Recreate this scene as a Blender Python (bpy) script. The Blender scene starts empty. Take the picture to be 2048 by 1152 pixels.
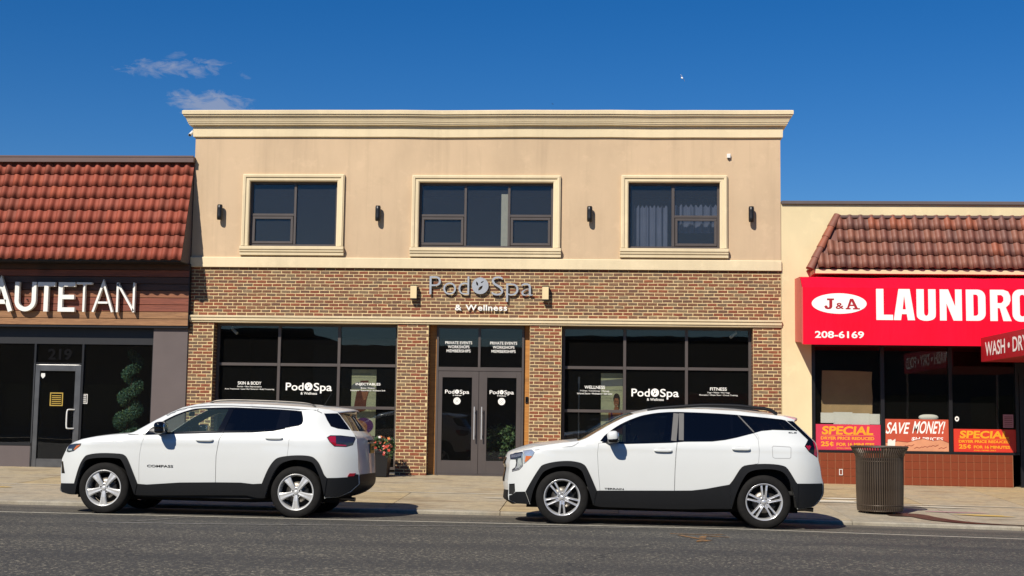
import bpy, bmesh, math, random
import numpy as np
from mathutils import Vector, Matrix
from mathutils.geometry import delaunay_2d_cdt

SC = bpy.context.scene
COL = SC.collection
R = math.radians

# ------------------------------------------------------------------ camera
CAM = np.array([0.0, -27.780, 1.1389]); FPX = 2712.43
_yaw, _pit, _rol = R(3.4987), R(5.5586), R(0.7935)
_fw = np.array([-math.sin(_yaw)*math.cos(_pit), math.cos(_yaw)*math.cos(_pit), math.sin(_pit)])
_rt = np.array([math.cos(_yaw), math.sin(_yaw), 0.0]); _up = np.cross(_rt, _fw)
_rt, _up = (math.cos(_rol)*_rt+math.sin(_rol)*_up, -math.sin(_rol)*_rt+math.cos(_rol)*_up)
camd = bpy.data.cameras.new('camera'); cam = bpy.data.objects.new('camera', camd); COL.objects.link(cam)
camd.sensor_fit = 'HORIZONTAL'; camd.sensor_width = 36.0; camd.lens = FPX/2048*36.0
camd.clip_start = 0.1; camd.clip_end = 6000
cam.matrix_world = Matrix(((_rt[0], _up[0], -_fw[0], CAM[0]), (_rt[1], _up[1], -_fw[1], CAM[1]), (_rt[2], _up[2], -_fw[2], CAM[2]), (0, 0, 0, 1)))
SC.camera = cam

# ------------------------------------------------------------------ light: clear afternoon, sun behind the camera to the left
SUN_TRAVEL = Vector((0.50, 0.95, -1.0)).normalized()
to_sun = -SUN_TRAVEL
sund = bpy.data.lights.new('sun', 'SUN'); sun = bpy.data.objects.new('sun', sund); COL.objects.link(sun)
sund.energy = 5.0; sund.angle = R(0.53); sund.color = (1.0, 0.93, 0.82)
sun.rotation_euler = SUN_TRAVEL.to_track_quat('-Z', 'Y').to_euler(); sun.location = (-15, -40, 30)
SUN_EL = math.asin(to_sun.z); SUN_ROT = math.atan2(to_sun.x, to_sun.y)

world = bpy.data.worlds.new('World'); SC.world = world; world.use_nodes = True
wn, wl = world.node_tree.nodes, world.node_tree.links
wn.clear()
w_out = wn.new('ShaderNodeOutputWorld'); w_bg = wn.new('ShaderNodeBackground'); w_sky = wn.new('ShaderNodeTexSky')
w_sky.sky_type = 'NISHITA'; w_sky.sun_disc = False; w_sky.sun_elevation = SUN_EL; w_sky.sun_rotation = SUN_ROT
w_sky.altitude = 0; w_sky.air_density = 1.0; w_sky.dust_density = 0.0; w_sky.ozone_density = 6.0
w_bg.inputs['Strength'].default_value = 0.068
w_hsv = wn.new('ShaderNodeHueSaturation'); w_hsv.inputs['Hue'].default_value = 0.509; w_hsv.inputs['Saturation'].default_value = 1.33; w_hsv.inputs['Value'].default_value = 1.0
wl.new(w_sky.outputs[0], w_hsv.inputs['Color'])
def wmath(op, a, b=None):
    n = wn.new('ShaderNodeMath'); n.operation = op
    for i, v in enumerate((a, b)):
        if v is None: continue
        if isinstance(v, (int, float)): n.inputs[i].default_value = v
        else: wl.new(v, n.inputs[i])
    return n.outputs[0]
w_tc = wn.new('ShaderNodeTexCoord'); w_sep = wn.new('ShaderNodeSeparateXYZ'); wl.new(w_tc.outputs['Generated'], w_sep.inputs[0])
az = wmath('ARCTAN2', w_sep.outputs[0], w_sep.outputs[1]); el = wmath('ARCSINE', w_sep.outputs[2])
w_cmb = wn.new('ShaderNodeCombineXYZ'); wl.new(az, w_cmb.inputs[0]); wl.new(wmath('MULTIPLY', el, 2.2), w_cmb.inputs[1])
w_noi = wn.new('ShaderNodeTexNoise'); wl.new(w_cmb.outputs[0], w_noi.inputs['Vector'])
w_noi.inputs['Scale'].default_value = 62; w_noi.inputs['Detail'].default_value = 9; w_noi.inputs['Roughness'].default_value = 0.62; w_noi.inputs['Distortion'].default_value = 0.7
def wisp(a0, e0, ra, re, tilt, gain, bias=0.42):
    da = wmath('SUBTRACT', az, a0); de = wmath('SUBTRACT', wmath('SUBTRACT', el, e0), wmath('MULTIPLY', da, tilt))
    q = wmath('ADD', wmath('POWER', wmath('DIVIDE', da, ra), 2.0), wmath('POWER', wmath('DIVIDE', de, re), 2.0))
    m = wmath('SUBTRACT', 1.0, q); n2 = wn.new('ShaderNodeMath'); n2.operation = 'MAXIMUM'; wl.new(m, n2.inputs[0]); n2.inputs[1].default_value = 0
    t = wmath('MULTIPLY', wmath('SUBTRACT', wmath('ADD', w_noi.outputs[0], wmath('MULTIPLY', n2.outputs[0], bias)), 0.66), gain)
    n3 = wn.new('ShaderNodeClamp'); wl.new(wmath('MULTIPLY', t, wmath('MINIMUM', wmath('MULTIPLY', n2.outputs[0], 4.0), 1.0)), n3.inputs[0]); return n3.outputs[0]
def dir_of(px, py):
    d = _fw+_rt*(px-1024)/FPX-_up*(py-576)/FPX; d = d/np.linalg.norm(d); return math.atan2(d[0], d[1]), math.asin(d[2])
_a, _e = dir_of(345, 137); _b, _f = dir_of(420, 210); _c, _g = dir_of(480, 146); _h, _i = dir_of(350, 112)
masks = [wisp(_a, _e, 0.052, 0.0100, 0.12, 3.6, 0.30), wisp(_b, _f, 0.040, 0.0130, 0.0, 4.2), wisp(_c, _g, 0.010, 0.004, -0.3, 1.6, 0.34), wisp(_h, _i, 0.012, 0.004, 0.3, 1.6)]
acc = masks[0]
for m_ in masks[1:]: acc = wmath('MAXIMUM', acc, m_)
w_mix = wn.new('ShaderNodeMixRGB'); wl.new(wmath('MULTIPLY', acc, 0.58), w_mix.inputs[0]); wl.new(w_hsv.outputs[0], w_mix.inputs[1]); w_mix.inputs[2].default_value = (4.6, 4.9, 6.0, 1)
wl.new(w_mix.outputs[0], w_bg.inputs['Color']); wl.new(w_bg.outputs[0], w_out.inputs['Surface'])

SC.view_settings.view_transform = 'Standard'; SC.view_settings.look = 'None'; SC.view_settings.gamma = 1.0
SC.view_settings.use_curve_mapping = False; SC.view_settings.exposure = 0.30
SC.render.engine = 'CYCLES'
SC.cycles.max_bounces = 8; SC.cycles.transparent_max_bounces = 16; SC.cycles.caustics_reflective = False; SC.cycles.caustics_refractive = False

rnd = random.Random(7)

# ------------------------------------------------------------------ materials
def lin(h):
    h = h.lstrip('#'); o = []
    for i in (0, 2, 4):
        c = int(h[i:i+2], 16)/255; o.append(c/12.92 if c <= 0.04045 else ((c+0.055)/1.055)**2.4)
    return tuple(o)
def mix3(a, b, t): return tuple(x*(1-t)+y*t for x, y in zip(a, b))
class NT:
    def __init__(s, name):
        s.m = bpy.data.materials.new(name); s.m.use_nodes = True; s.n = s.m.node_tree.nodes; s.l = s.m.node_tree.links
        s.b = s.n['Principled BSDF']; s.out = s.n['Material Output']; s.tc = s.n.new('ShaderNodeTexCoord')
    def node(s, t, **k):
        n = s.n.new(t)
        for a, v in k.items(): setattr(n, a, v)
        return n
    def vec(s, scale=(1, 1, 1), rot=(0, 0, 0), src='Object'):
        mp = s.node('ShaderNodeMapping'); mp.inputs['Scale'].default_value = scale; mp.inputs['Rotation'].default_value = rot
        s.l.new(s.tc.outputs[src], mp.inputs[0]); return mp.outputs[0]
    def noise(s, scale, detail=4, rough=0.55, vec=None, dist=0.0):
        n = s.node('ShaderNodeTexNoise'); n.inputs['Scale'].default_value = scale; n.inputs['Detail'].default_value = detail
        n.inputs['Roughness'].default_value = rough; n.inputs['Distortion'].default_value = dist
        s.l.new(vec if vec is not None else s.tc.outputs['Object'], n.inputs['Vector']); return n.outputs[0]
    def ramp(s, fac, stops):
        r = s.node('ShaderNodeValToRGB'); e = r.color_ramp.elements
        while len(e) < len(stops): e.new(0.5)
        for el_, (p, c) in zip(e, stops): el_.position = p; el_.color = (*c, 1) if len(c) == 3 else c
        s.l.new(fac, r.inputs[0]); return r.outputs[0]
    def mix(s, fac, a, b, mode='MIX'):
        n = s.node('ShaderNodeMixRGB', blend_type=mode)
        for i, v in enumerate((fac, a, b)):
            if isinstance(v, (int, float)): n.inputs[i].default_value = v
            elif isinstance(v, tuple): n.inputs[i].default_value = (*v, 1)
            else: s.l.new(v, n.inputs[i])
        return n.outputs[0]
    def bump(s, h, dist, strength=1.0):
        b = s.node('ShaderNodeBump'); b.inputs['Distance'].default_value = dist; b.inputs['Strength'].default_value = strength
        s.l.new(h, b.inputs['Height']); s.l.new(b.outputs[0], s.b.inputs['Normal'])
    def set(s, **k):
        for a, v in k.items():
            i = s.b.inputs[a.replace('_', ' ')]
            if isinstance(v, tuple): i.default_value = (*v, 1) if len(v) == 3 else v
            elif isinstance(v, (int, float)): i.default_value = v
            else: s.l.new(v, i)
        return s
M = {}
def plain(name, c, rough=0.6, var=0.12, scale=6.0, metal=0.0, bump=0.0, bscale=60, coat=0.0, spec=None):
    t = NT(name); c = lin(c) if isinstance(c, str) else c
    f = t.noise(scale, 5)
    col = t.ramp(f, [(0.3, tuple(x*(1-var) for x in c)), (0.7, tuple(min(1, x*(1+var)) for x in c))])
    t.set(Base_Color=col, Roughness=rough, Metallic=metal)
    if spec is not None: t.set(Specular_IOR_Level=spec)
    if coat: t.set(Coat_Weight=coat, Coat_Roughness=0.04)
    if bump: t.bump(t.noise(bscale, 3), bump)
    M[name] = t.m; return t.m
def glass(name, tint, ior=1.5, boost=1.0, rough=0.0, painted_haze=0.0035, dcol=(0.5, 0.49, 0.47)):
    t = NT(name); t.n.remove(t.b)
    tr = t.node('ShaderNodeBsdfTransparent'); tr.inputs[0].default_value = (*tint, 1)
    gl = t.node('ShaderNodeBsdfGlossy'); gl.inputs['Roughness'].default_value = rough; gl.inputs[0].default_value = (1, 1, 1, 1)
    fr = t.node('ShaderNodeFresnel'); ge = t.node('ShaderNodeNewGeometry'); im = t.node('ShaderNodeMath', operation='MULTIPLY_ADD'); im.inputs[1].default_value = 1/ior-ior; im.inputs[2].default_value = ior; t.l.new(ge.outputs['Backfacing'], im.inputs[0]); t.l.new(im.outputs[0], fr.inputs[0])
    mu = t.node('ShaderNodeMath', operation='MULTIPLY'); mu.use_clamp = True; mu.inputs[1].default_value = boost; t.l.new(fr.outputs[0], mu.inputs[0])
    bp = t.node('ShaderNodeBump'); bp.inputs['Distance'].default_value = 0.004; bp.inputs['Strength'].default_value = 0.25
    t.l.new(t.noise(0.9, 2), bp.inputs['Height']); t.l.new(bp.outputs[0], gl.inputs['Normal'])
    df = t.node('ShaderNodeBsdfDiffuse'); df.inputs[0].default_value = (*dcol, 1); m0 = t.node('ShaderNodeMixShader'); m0.inputs[0].default_value = painted_haze; t.l.new(tr.outputs[0], m0.inputs[1]); t.l.new(df.outputs[0], m0.inputs[2])
    mx = t.node('ShaderNodeMixShader'); t.l.new(mu.outputs[0], mx.inputs[0]); t.l.new(m0.outputs[0], mx.inputs[1]); t.l.new(gl.outputs[0], mx.inputs[2])
    t.l.new(mx.outputs[0], t.out.inputs['Surface']); M[name] = t.m; return t.m

def mk_stucco(name, c, stain=0.5):
    t = NT(name); c = lin(c)
    big = t.noise(0.7, 6, 0.6, t.vec((1, 1, 0.55))); strk = t.noise(1.5, 6, 0.65, t.vec((3.4, 1, 0.16)))
    col = t.ramp(big, [(0.34, tuple(x*0.84 for x in c)), (0.62, c)])
    col = t.mix(t.ramp(strk, [(0.52, (0, 0, 0)), (0.78, (stain*0.5,)*3)]), col, tuple(x*0.66 for x in c))
    patch = t.noise(2.4, 5, 0.65); col = t.mix(t.ramp(patch, [(0.56, (0, 0, 0)), (0.68, (0.4,)*3)]), col, tuple(min(1, x*1.14) for x in c)); pat2 = t.noise(1.3, 7, 0.75, t.vec((1, 1, 1.3), (0, 0.4, 0.3))); col = t.mix(t.ramp(pat2, [(0.57, (0, 0, 0)), (0.72, (0.35*stain,)*3)]), col, tuple(x*0.72 for x in c))
    t.set(Base_Color=col, Roughness=0.85); t.bump(t.noise(160, 4, 0.7), 0.004, 0.6); M[name] = t.m
mk_stucco('stucco', '#c5ab8b', 0.9); mk_stucco('cornice_paint', '#dccaa6', 0.7); mk_stucco('laundry_wall', '#dccaa0', 0.35)
def mk_asphalt():
    t = NT('asphalt'); f = t.noise(0.35, 6, 0.6); fine = t.noise(34, 4, 0.8); spk = t.noise(26, 3, 0.7)
    col = t.ramp(f, [(0.3, (0.046, 0.043, 0.036)), (0.7, (0.070, 0.065, 0.052))])
    col = t.mix(t.ramp(fine, [(0.42, (0, 0, 0)), (0.62, (0.55,)*3)]), col, (0.025, 0.024, 0.023))
    col = t.mix(t.ramp(spk, [(0.55, (0, 0, 0)), (0.64, (0.85,)*3)]), col, (0.30, 0.265, 0.19))
    streak = t.noise(1.0, 5, 0.6, t.vec((0.12, 1.6, 1))); col = t.mix(t.ramp(streak, [(0.45, (0, 0, 0)), (0.75, (0.35,)*3)]), col, (0.030, 0.029, 0.028))
    cr = t.node('ShaderNodeTexVoronoi', feature='DISTANCE_TO_EDGE'); cr.inputs['Scale'].default_value = 0.16
    dv = t.noise(1.3, 4); va = t.node('ShaderNodeVectorMath', operation='ADD'); sc_ = t.node('ShaderNodeVectorMath', operation='SCALE'); sc_.inputs['Scale'].default_value = 1.2
    cmb = t.node('ShaderNodeCombineXYZ'); t.l.new(dv, cmb.inputs[0]); t.l.new(dv, cmb.inputs[1]); t.l.new(cmb.outputs[0], sc_.inputs[0]); t.l.new(sc_.outputs[0], va.inputs[0]); t.l.new(t.tc.outputs['Object'], va.inputs[1])
    t.l.new(va.outputs[0], cr.inputs['Vector'])
    col = t.mix(t.ramp(cr.outputs['Distance'], [(0.0, (0.8,)*3), (0.004, (0, 0, 0))]), col, (0.012, 0.012, 0.012))
    sp_ = t.node('ShaderNodeSeparateXYZ'); t.l.new(t.tc.outputs['Object'], sp_.inputs[0])
    mr = t.node('ShaderNodeMapRange'); mr.inputs[1].default_value = -9.9; mr.inputs[2].default_value = -7.6; t.l.new(sp_.outputs[1], mr.inputs[0])
    du = t.node('ShaderNodeMath', operation='MULTIPLY'); t.l.new(mr.outputs[0], du.inputs[0]); t.l.new(t.ramp(t.noise(1.6, 6, 0.7, t.vec((0.5, 1.6, 1))), [(0.3, (0.15,)*3), (0.7, (0.85,)*3)]), du.inputs[1])
    col = t.mix(du.outputs[0], col, (0.16, 0.138, 0.105))
    lane = t.node('ShaderNodeTexWave', wave_type='BANDS', bands_direction='Y'); lane.inputs['Scale'].default_value = 0.17; lane.inputs['Distortion'].default_value = 2.2; lane.inputs['Detail'].default_value = 3; lane.inputs['Detail Scale'].default_value = 0.6; t.l.new(t.vec((0.15, 1, 1)), lane.inputs['Vector'])
    col = t.mix(t.ramp(lane.outputs[0], [(0.45, (0, 0, 0)), (0.95, (0.42,)*3)]), col, (0.030, 0.029, 0.027))
    oil = t.noise(2.6, 4, 0.6); col = t.mix(t.ramp(oil, [(0.70, (0, 0, 0)), (0.78, (0.55,)*3)]), col, (0.022, 0.021, 0.020))
    t.set(Base_Color=col, Roughness=0.82); t.bump(fine, 0.010, 0.9); M['asphalt'] = t.m
mk_asphalt()
def mk_concrete(name, c, warm):
    t = NT(name); c = lin(c); w = lin(warm); f = t.noise(0.8, 6, 0.65); g = t.noise(6, 6, 0.7); h = t.noise(90, 3, 0.8)
    col = t.ramp(f, [(0.35, c), (0.65, w)]); col = t.mix(t.ramp(g, [(0.42, (0, 0, 0)), (0.72, (0.7,)*3)]), col, tuple(x*0.48 for x in c))
    col = t.mix(t.ramp(h, [(0.35, (0.5,)*3), (0.55, (0, 0, 0))]), col, tuple(x*0.45 for x in c))
    st = t.noise(1.7, 3, 0.5, t.vec((0.5, 1.5, 1))); col = t.mix(t.ramp(st, [(0.55, (0, 0, 0)), (0.70, (0.6,)*3)]), col, lin('#6e5a40'))
    t.set(Base_Color=col, Roughness=0.9); t.bump(h, 0.004, 0.7); M[name] = t.m
mk_concrete('concrete_a', '#a89c85', '#b3a07c'); mk_concrete('concrete_b', '#a29986', '#b09f82'); mk_concrete('concrete_c', '#ac9c7c', '#b59e73'); mk_concrete('kerb_stone', '#a39c8c', '#958a76')
BRICKC = ['#74442f', '#7a422e', '#6c4935', '#74553f', '#80472f', '#67503f', '#79533b', '#704935', '#766049', '#624436']
for i, c in enumerate(BRICKC):
    t = NT('brick_%s' % 'abcdefghij'[i]); c = lin(c); f = t.noise(14, 5, 0.7); g = t.noise(70, 4, 0.7)
    col = t.ramp(f, [(0.3, tuple(x*0.72 for x in c)), (0.7, tuple(x*1.25 for x in c))]); col = t.mix(t.ramp(g, [(0.56, (0, 0, 0)), (0.7, (0.35,)*3)]), col, lin('#a08a64'))
    t.set(Base_Color=col, Roughness=0.9); t.bump(g, 0.005, 0.8); M['brick%d' % i] = t.m
plain('mortar', '#d3bb8c', 0.95, 0.10, 8, bump=0.006, bscale=150)
TILEC = ['#8a4433', '#904836', '#834131', '#964c37', '#804333', '#8c4939']
for i, c in enumerate(TILEC):
    t = NT('clay_tile_%s' % 'abcdef'[i]); c = lin(c); f = t.noise(5, 5, 0.65); st = t.noise(9, 4, 0.6, t.vec((4, 0.6, 0.6)))
    col = t.ramp(f, [(0.3, tuple(x*0.82 for x in c)), (0.7, tuple(x*1.12 for x in c))]); col = t.mix(t.ramp(st, [(0.5, (0, 0, 0)), (0.75, (0.3,)*3)]), col, tuple(x*0.6 for x in c))
    t.set(Base_Color=col, Roughness=0.7, Specular_IOR_Level=0.25); t.bump(f, 0.004, 0.5); M['tile%d' % i] = t.m
LTILEC = ['#714536', '#774838', '#6c4134', '#864a33', '#674237', '#7a4c3a']
for i, c in enumerate(LTILEC): plain('ltile%d' % i, c, 0.6, 0.2, 5, bump=0.003, bscale=40)
def mk_wood(name, c, d):
    t = NT(name); c = lin(c); d = lin(d); v = t.vec((0.5, 8, 9)); g = t.noise(3.0, 6, 0.7, v, 1.6); k = t.noise(1.1, 3, 0.5, t.vec((1, 3, 3)))
    col = t.ramp(g, [(0.3, d), (0.62, c)]); col = t.mix(t.ramp(k, [(0.62, (0, 0, 0)), (0.75, (0.7,)*3)]), col, tuple(x*0.35 for x in d))
    t.set(Base_Color=col, Roughness=0.55); t.bump(g, 0.003, 0.5); M[name] = t.m
mk_wood('cedar_a', '#8f5a38', '#633621'); mk_wood('cedar_b', '#84452e', '#5a2a1b'); mk_wood('cedar_c', '#9a7049', '#6b482d'); mk_wood('cedar_d', '#4d2f20', '#2c1a12'); mk_wood('jamb_wood', '#b67e3a', '#945f26')
plain('bronze', '#4a4340', 0.45, 0.08, 3, 0.0); plain('bronze_dark', '#2c2826', 0.45, 0.08, 3)
plain('pilaster_grey', '#5c5352', 0.85, 0.06, 2, bump=0.002, bscale=120); plain('header_black', '#17171a', 0.5, 0.1)
plain('alu_frame', '#6c6c6c', 0.38, 0.15, 5, 0.8); plain('steel', '#c9c9c9', 0.28, 0.05, 5, 0.45); plain('decal_black', '#131315', 0.9, 0.1, 5, spec=0.05); plain('chrome', '#e2e2e2', 0.08, 0.02, 5, 1.0)
plain('fascia_brown', '#5f4a45', 0.5, 0.08, 1.5); plain('black_metal', '#151517', 0.4, 0.1); plain('black_plastic', '#121315', 0.55, 0.1, 30, bump=0.0006, bscale=700, spec=0.28)
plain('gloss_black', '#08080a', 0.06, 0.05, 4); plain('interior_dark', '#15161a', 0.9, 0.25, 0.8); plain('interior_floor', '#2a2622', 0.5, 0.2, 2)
plain('white_plastic', '#d8d8d4', 0.4, 0.04); plain('letter_white', '#e4e2dc', 0.45, 0.03); plain('vinyl_white', '#eceae4', 0.55, 0.02); plain('letter_silver', '#aeb0b3', 0.35, 0.05, 5, 0.35)
plain('sconce_cream', '#d9c396', 0.6, 0.05); plain('cream_blind', '#b9b69c', 0.8, 0.08); plain('curtain', '#5b6170', 0.9, 0.15, 3)
plain('car_white', (0.60, 0.615, 0.60), 0.30, 0.015, 2, coat=0.7); plain('car_grey', (0.05, 0.055, 0.065), 0.25, 0.03, 2, coat=1.0); plain('car_blue', (0.02, 0.03, 0.06), 0.25, 0.03, 2, coat=1.0)
plain('tyre', (0.011, 0.0105, 0.010), 0.8, 0.2, 20, bump=0.001, bscale=200, spec=0.15); plain('alloy', '#c6c6c4', 0.30, 0.04, 8, 0.35); plain('alloy_polished', '#cfcfcf', 0.20, 0.04, 8, 0.55)
plain('disc_metal', '#6a6661', 0.4, 0.1, 10, 0.9); plain('under_black', (0.008, 0.008, 0.008), 0.9, 0.2); plain('seat_black', (0.018, 0.018, 0.02), 0.7, 0.15)
plain('lamp_red', (0.30, 0.006, 0.02), 0.12, 0.1, 6, coat=1.0); plain('lamp_dark', (0.02, 0.018, 0.03), 0.12, 0.2, 8, coat=1.0); plain('lamp_amber', (0.5, 0.11, 0.01), 0.15, 0.1, coat=1.0); plain('lamp_clear', (0.55, 0.57, 0.6), 0.1, 0.2, 25, 0.6, coat=1.0)
plain('plate_yellow', '#b98a1f', 0.4, 0.1, 30)
plain('rubbish_brown', '#4a3f34', 0.42, 0.12, 6, 0.3, bump=0.0006, bscale=200)
plain('terracotta', '#6a3f2c', 0.8, 0.1); plain('soil', '#2b2018', 0.95, 0.2, 30)
plain('leaf_dark', (0.030, 0.075, 0.035), 0.6, 0.3, 12); plain('leaf_mid', (0.06, 0.11, 0.028), 0.6, 0.3, 12); plain('leaf_teal', (0.025, 0.085, 0.055), 0.6, 0.3, 10)
plain('petal_red', '#c2402c', 0.6, 0.2); plain('petal_pink', '#dc7f74', 0.6, 0.2); plain('petal_white', '#e8d9d4', 0.6, 0.1); plain('petal_orange', '#d07a3a', 0.6, 0.2)
plain('tile_red', '#7c3a20', 0.35, 0.10, 3); plain('grout_tan', '#9c6a4c', 0.9, 0.1)
t = NT('awning_red'); f_ = t.noise(1.2, 4); t.set(Base_Color=t.ramp(f_, [(0.3, (0.70, 0.001, 0.022)), (0.7, (0.80, 0.002, 0.028))]), Roughness=0.6, Specular_IOR_Level=0.15); t.bump(t.noise(2.2, 3, vec=t.vec((2.5, 1, 0.6))), 0.02, 0.5); M['awning_red'] = t.m
plain('awning_lit_pink', '#c65349', 0.5, 0.06, 2); plain('canopy_red', '#a0121d', 0.5, 0.08, 2)  # awning ends: sun glowing through the red cloth, painted in as pink
plain('poster_pink', '#c52f49', 0.5, 0.06, 3); plain('print_yellow', '#e39a1c', 0.5, 0.05); plain('poster_red2', '#cb3420', 0.5, 0.06, 3); plain('banner_orange', '#b5492f', 0.6, 0.10, 5); plain('banner_tan', '#c98a66', 0.6, 0.1, 6); plain('crack_dark', '#7e2d1c', 0.7, 0.1)
plain('cardboard', '#a58a62', 0.8, 0.08, 4); plain('paper', '#d7d6cc', 0.8, 0.05, 4); plain('poster_cream', '#c9c7a4', 0.6, 0.04, 2); plain('poster_grey', '#75767a', 0.6, 0.04)
plain('print_skin', '#a8694a', 0.6, 0.15, 7); plain('print_brown', '#6f3320', 0.6, 0.25, 4); plain('print_purple', '#5a2568', 0.6, 0.15, 8); plain('print_hair', '#2b1a14', 0.6, 0.2); plain('print_grey', '#8a8a82', 0.6, 0.1); plain('print_gold', '#a58a3a', 0.5, 0.1)
plain('opp_brick', '#4b3b33', 0.9, 0.2, 1.0); plain('opp_render', '#6b675f', 0.9, 0.1, 0.6)
plain('liquid_stain', '#3a2a22', 0.35, 0.25, 4); plain('chalk_pink', '#b07f86', 0.9, 0.1); plain('chalk_white', '#c3bba8', 0.9, 0.1); plain('chalk_yellow', '#b99a52', 0.9, 0.1); plain('moss', '#5d5334', 0.95, 0.3, 20)
plain('bird_white', '#eeeeee', 0.7, 0.05); plain('bird_dark', '#33343a', 0.7, 0.1)
plain('led_white', '#f0efe8', 0.4, 0.02)
def mk_paint(name, c, lo, hi, under=(0.055, 0.052, 0.048)):
    t = NT(name); f = t.noise(9, 6, 0.8); t.set(Base_Color=t.ramp(f, [(lo, under), (hi, lin(c))]), Roughness=0.75); M[name] = t.m
mk_paint('line_white', '#b9b3a2', 0.28, 0.46); mk_paint('mark_orange', '#9a6a20', 0.40, 0.62); mk_paint('scuff', '#8f8b82', 0.36, 0.66)
glass('shop_glass', (0.90, 0.91, 0.90), 1.5, 0.75); glass('upper_glass', (0.82, 0.83, 0.85), 1.5, 0.85, painted_haze=0.022); glass('car_glass', (0.84, 0.95, 0.91), 1.5, 1.0, painted_haze=0.03, dcol=(0.42, 0.62, 0.57)); glass('car_glass_dark', (0.045, 0.045, 0.05), 1.5, 1.0); glass('lamp_lens', (0.85, 0.86, 0.88), 1.5, 1.2)  # diffuse film paints teal cabin light into car glass, greyer reflections upstairs

# ------------------------------------------------------------------ mesh helpers
def link(name, me, parent=None, mats=(), loc=None):
    o = bpy.data.objects.new(name, me); COL.objects.link(o)
    if me is not None:
        for m in (mats if isinstance(mats, (list, tuple)) else [mats]): me.materials.append(M[m] if isinstance(m, str) else m)
    if parent is not None:
        o.parent = parent
        if loc is None and 'base' in parent: loc = [-c for c in parent['base']]
    if loc is not None: o.location = loc
    return o
def tag(o, label=None, cat=None, group=None, kind=None):
    if label: o['label'] = label
    if cat: o['category'] = cat
    if group: o['group'] = group
    if kind: o['kind'] = kind
    return o
ROOTBASE = {}
def thing(name, base, label, cat, group=None, kind=None):
    o = bpy.data.objects.new(name, None); COL.objects.link(o); o.location = base; o.empty_display_size = 0.2
    ROOTBASE[o.name] = tuple(base); tag(o, label, cat, group, kind); return o
class MB:
    def __init__(s): s.v = []; s.f = []; s.mi = []; s.sm = []
    def add(s, vs, fs, mi=0, sm=False):
        n = len(s.v); s.v.extend([tuple(v) for v in vs])
        for f in fs: s.f.append(tuple(n+i for i in f)); s.mi.append(mi); s.sm.append(sm)
        return s
    def box(s, x0, x1, y0, y1, z0, z1, mi=0):
        v = [(x, y, z) for z in (z0, z1) for y in (y0, y1) for x in (x0, x1)]
        return s.add(v, [(0, 2, 3, 1), (4, 5, 7, 6), (0, 1, 5, 4), (2, 6, 7, 3), (0, 4, 6, 2), (1, 3, 7, 5)], mi)
    def tube(s, pts, r, n=10, mi=0, caps=True, sm=True):
        P = [Vector(p) for p in pts]; rings = []
        rr = r if isinstance(r, (list, tuple)) else [r]*len(P)
        up = Vector((0, 0, 1)); 
        for i, p in enumerate(P):
            d = (P[min(i+1, len(P)-1)]-P[max(i-1, 0)]).normalized()
            a = d.cross(up) if abs(d.dot(up)) < 0.95 else d.cross(Vector((1, 0, 0))); a.normalize(); b = d.cross(a).normalized()
            rings.append([p+a*(math.cos(2*math.pi*k/n)*rr[i])+b*(math.sin(2*math.pi*k/n)*rr[i]) for k in range(n)])
        vs = [v for rg in rings for v in rg]; fs = [(i*n+k, i*n+(k+1) % n, (i+1)*n+(k+1) % n, (i+1)*n+k) for i in range(len(P)-1) for k in range(n)]
        s.add(vs, fs, mi, sm)
        if caps:
            s.add(rings[0], [tuple(range(n))], mi); s.add(rings[-1], [tuple(reversed(range(n)))], mi)
        return s
    def lathe(s, prof, n=32, axis='Z', c=(0, 0, 0), mi=0, sm=True, a0=0, a1=2*math.pi):
        full = abs(a1-a0-2*math.pi) < 1e-6; nn = n if full else n+1; vs = []
        for (r, h) in prof:
            for k in range(nn):
                a = a0+(a1-a0)*k/n; p = (r*math.cos(a), r*math.sin(a), h)
                if axis == 'Y': p = (p[0], p[2], p[1])
                vs.append((p[0]+c[0], p[1]+c[1], p[2]+c[2]))
        fs = [(i*nn+k, i*nn+(k+1) % nn, (i+1)*nn+(k+1) % nn, (i+1)*nn+k) for i in range(len(prof)-1) for k in range(n)]
        return s.add(vs, fs, mi, sm)
    def build(s, name, mats, parent=None, bev=0.0, root=None, recalc=True):
        me = bpy.data.meshes.new(name); me.from_pydata(s.v, [], s.f); me.update()
        me.polygons.foreach_set('material_index', s.mi); me.polygons.foreach_set('use_smooth', s.sm)
        if recalc or bev:
            bm = bmesh.new(); bm.from_mesh(me)
            if bev:
                bmesh.ops.remove_doubles(bm, verts=bm.verts, dist=1e-5)
                es = [e for e in bm.edges if len(e.link_faces) == 2 and e.calc_face_angle(0) > 0.5]
                bmesh.ops.bevel(bm, geom=es, offset=bev, segments=1, affect='EDGES', clamp_overlap=True)
            bmesh.ops.recalc_face_normals(bm, faces=bm.faces); bm.to_mesh(me); bm.free()
        o = link(name, me, None, mats)
        if parent is not None:
            o.parent = parent
            if parent.name in ROOTBASE: o.location = [-c for c in ROOTBASE[parent.name]]
        return o
def sub(o, parent):
    o.parent = parent
    if parent.name in ROOTBASE: o.location = [-c for c in ROOTBASE[parent.name]]
    return o
def inpoly(px, pz, poly):
    poly = np.asarray(poly); x, z = poly[:, 0], poly[:, 1]; x2, z2 = np.roll(x, -1), np.roll(z, -1)
    px = np.asarray(px)[:, None]; pz = np.asarray(pz)[:, None]
    c = ((z > pz) != (z2 > pz)) & (px < (x2-x)*(pz-z)/np.where(z2 == z, 1e-12, z2-z)+x)
    return c.sum(1) % 2 == 1
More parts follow.
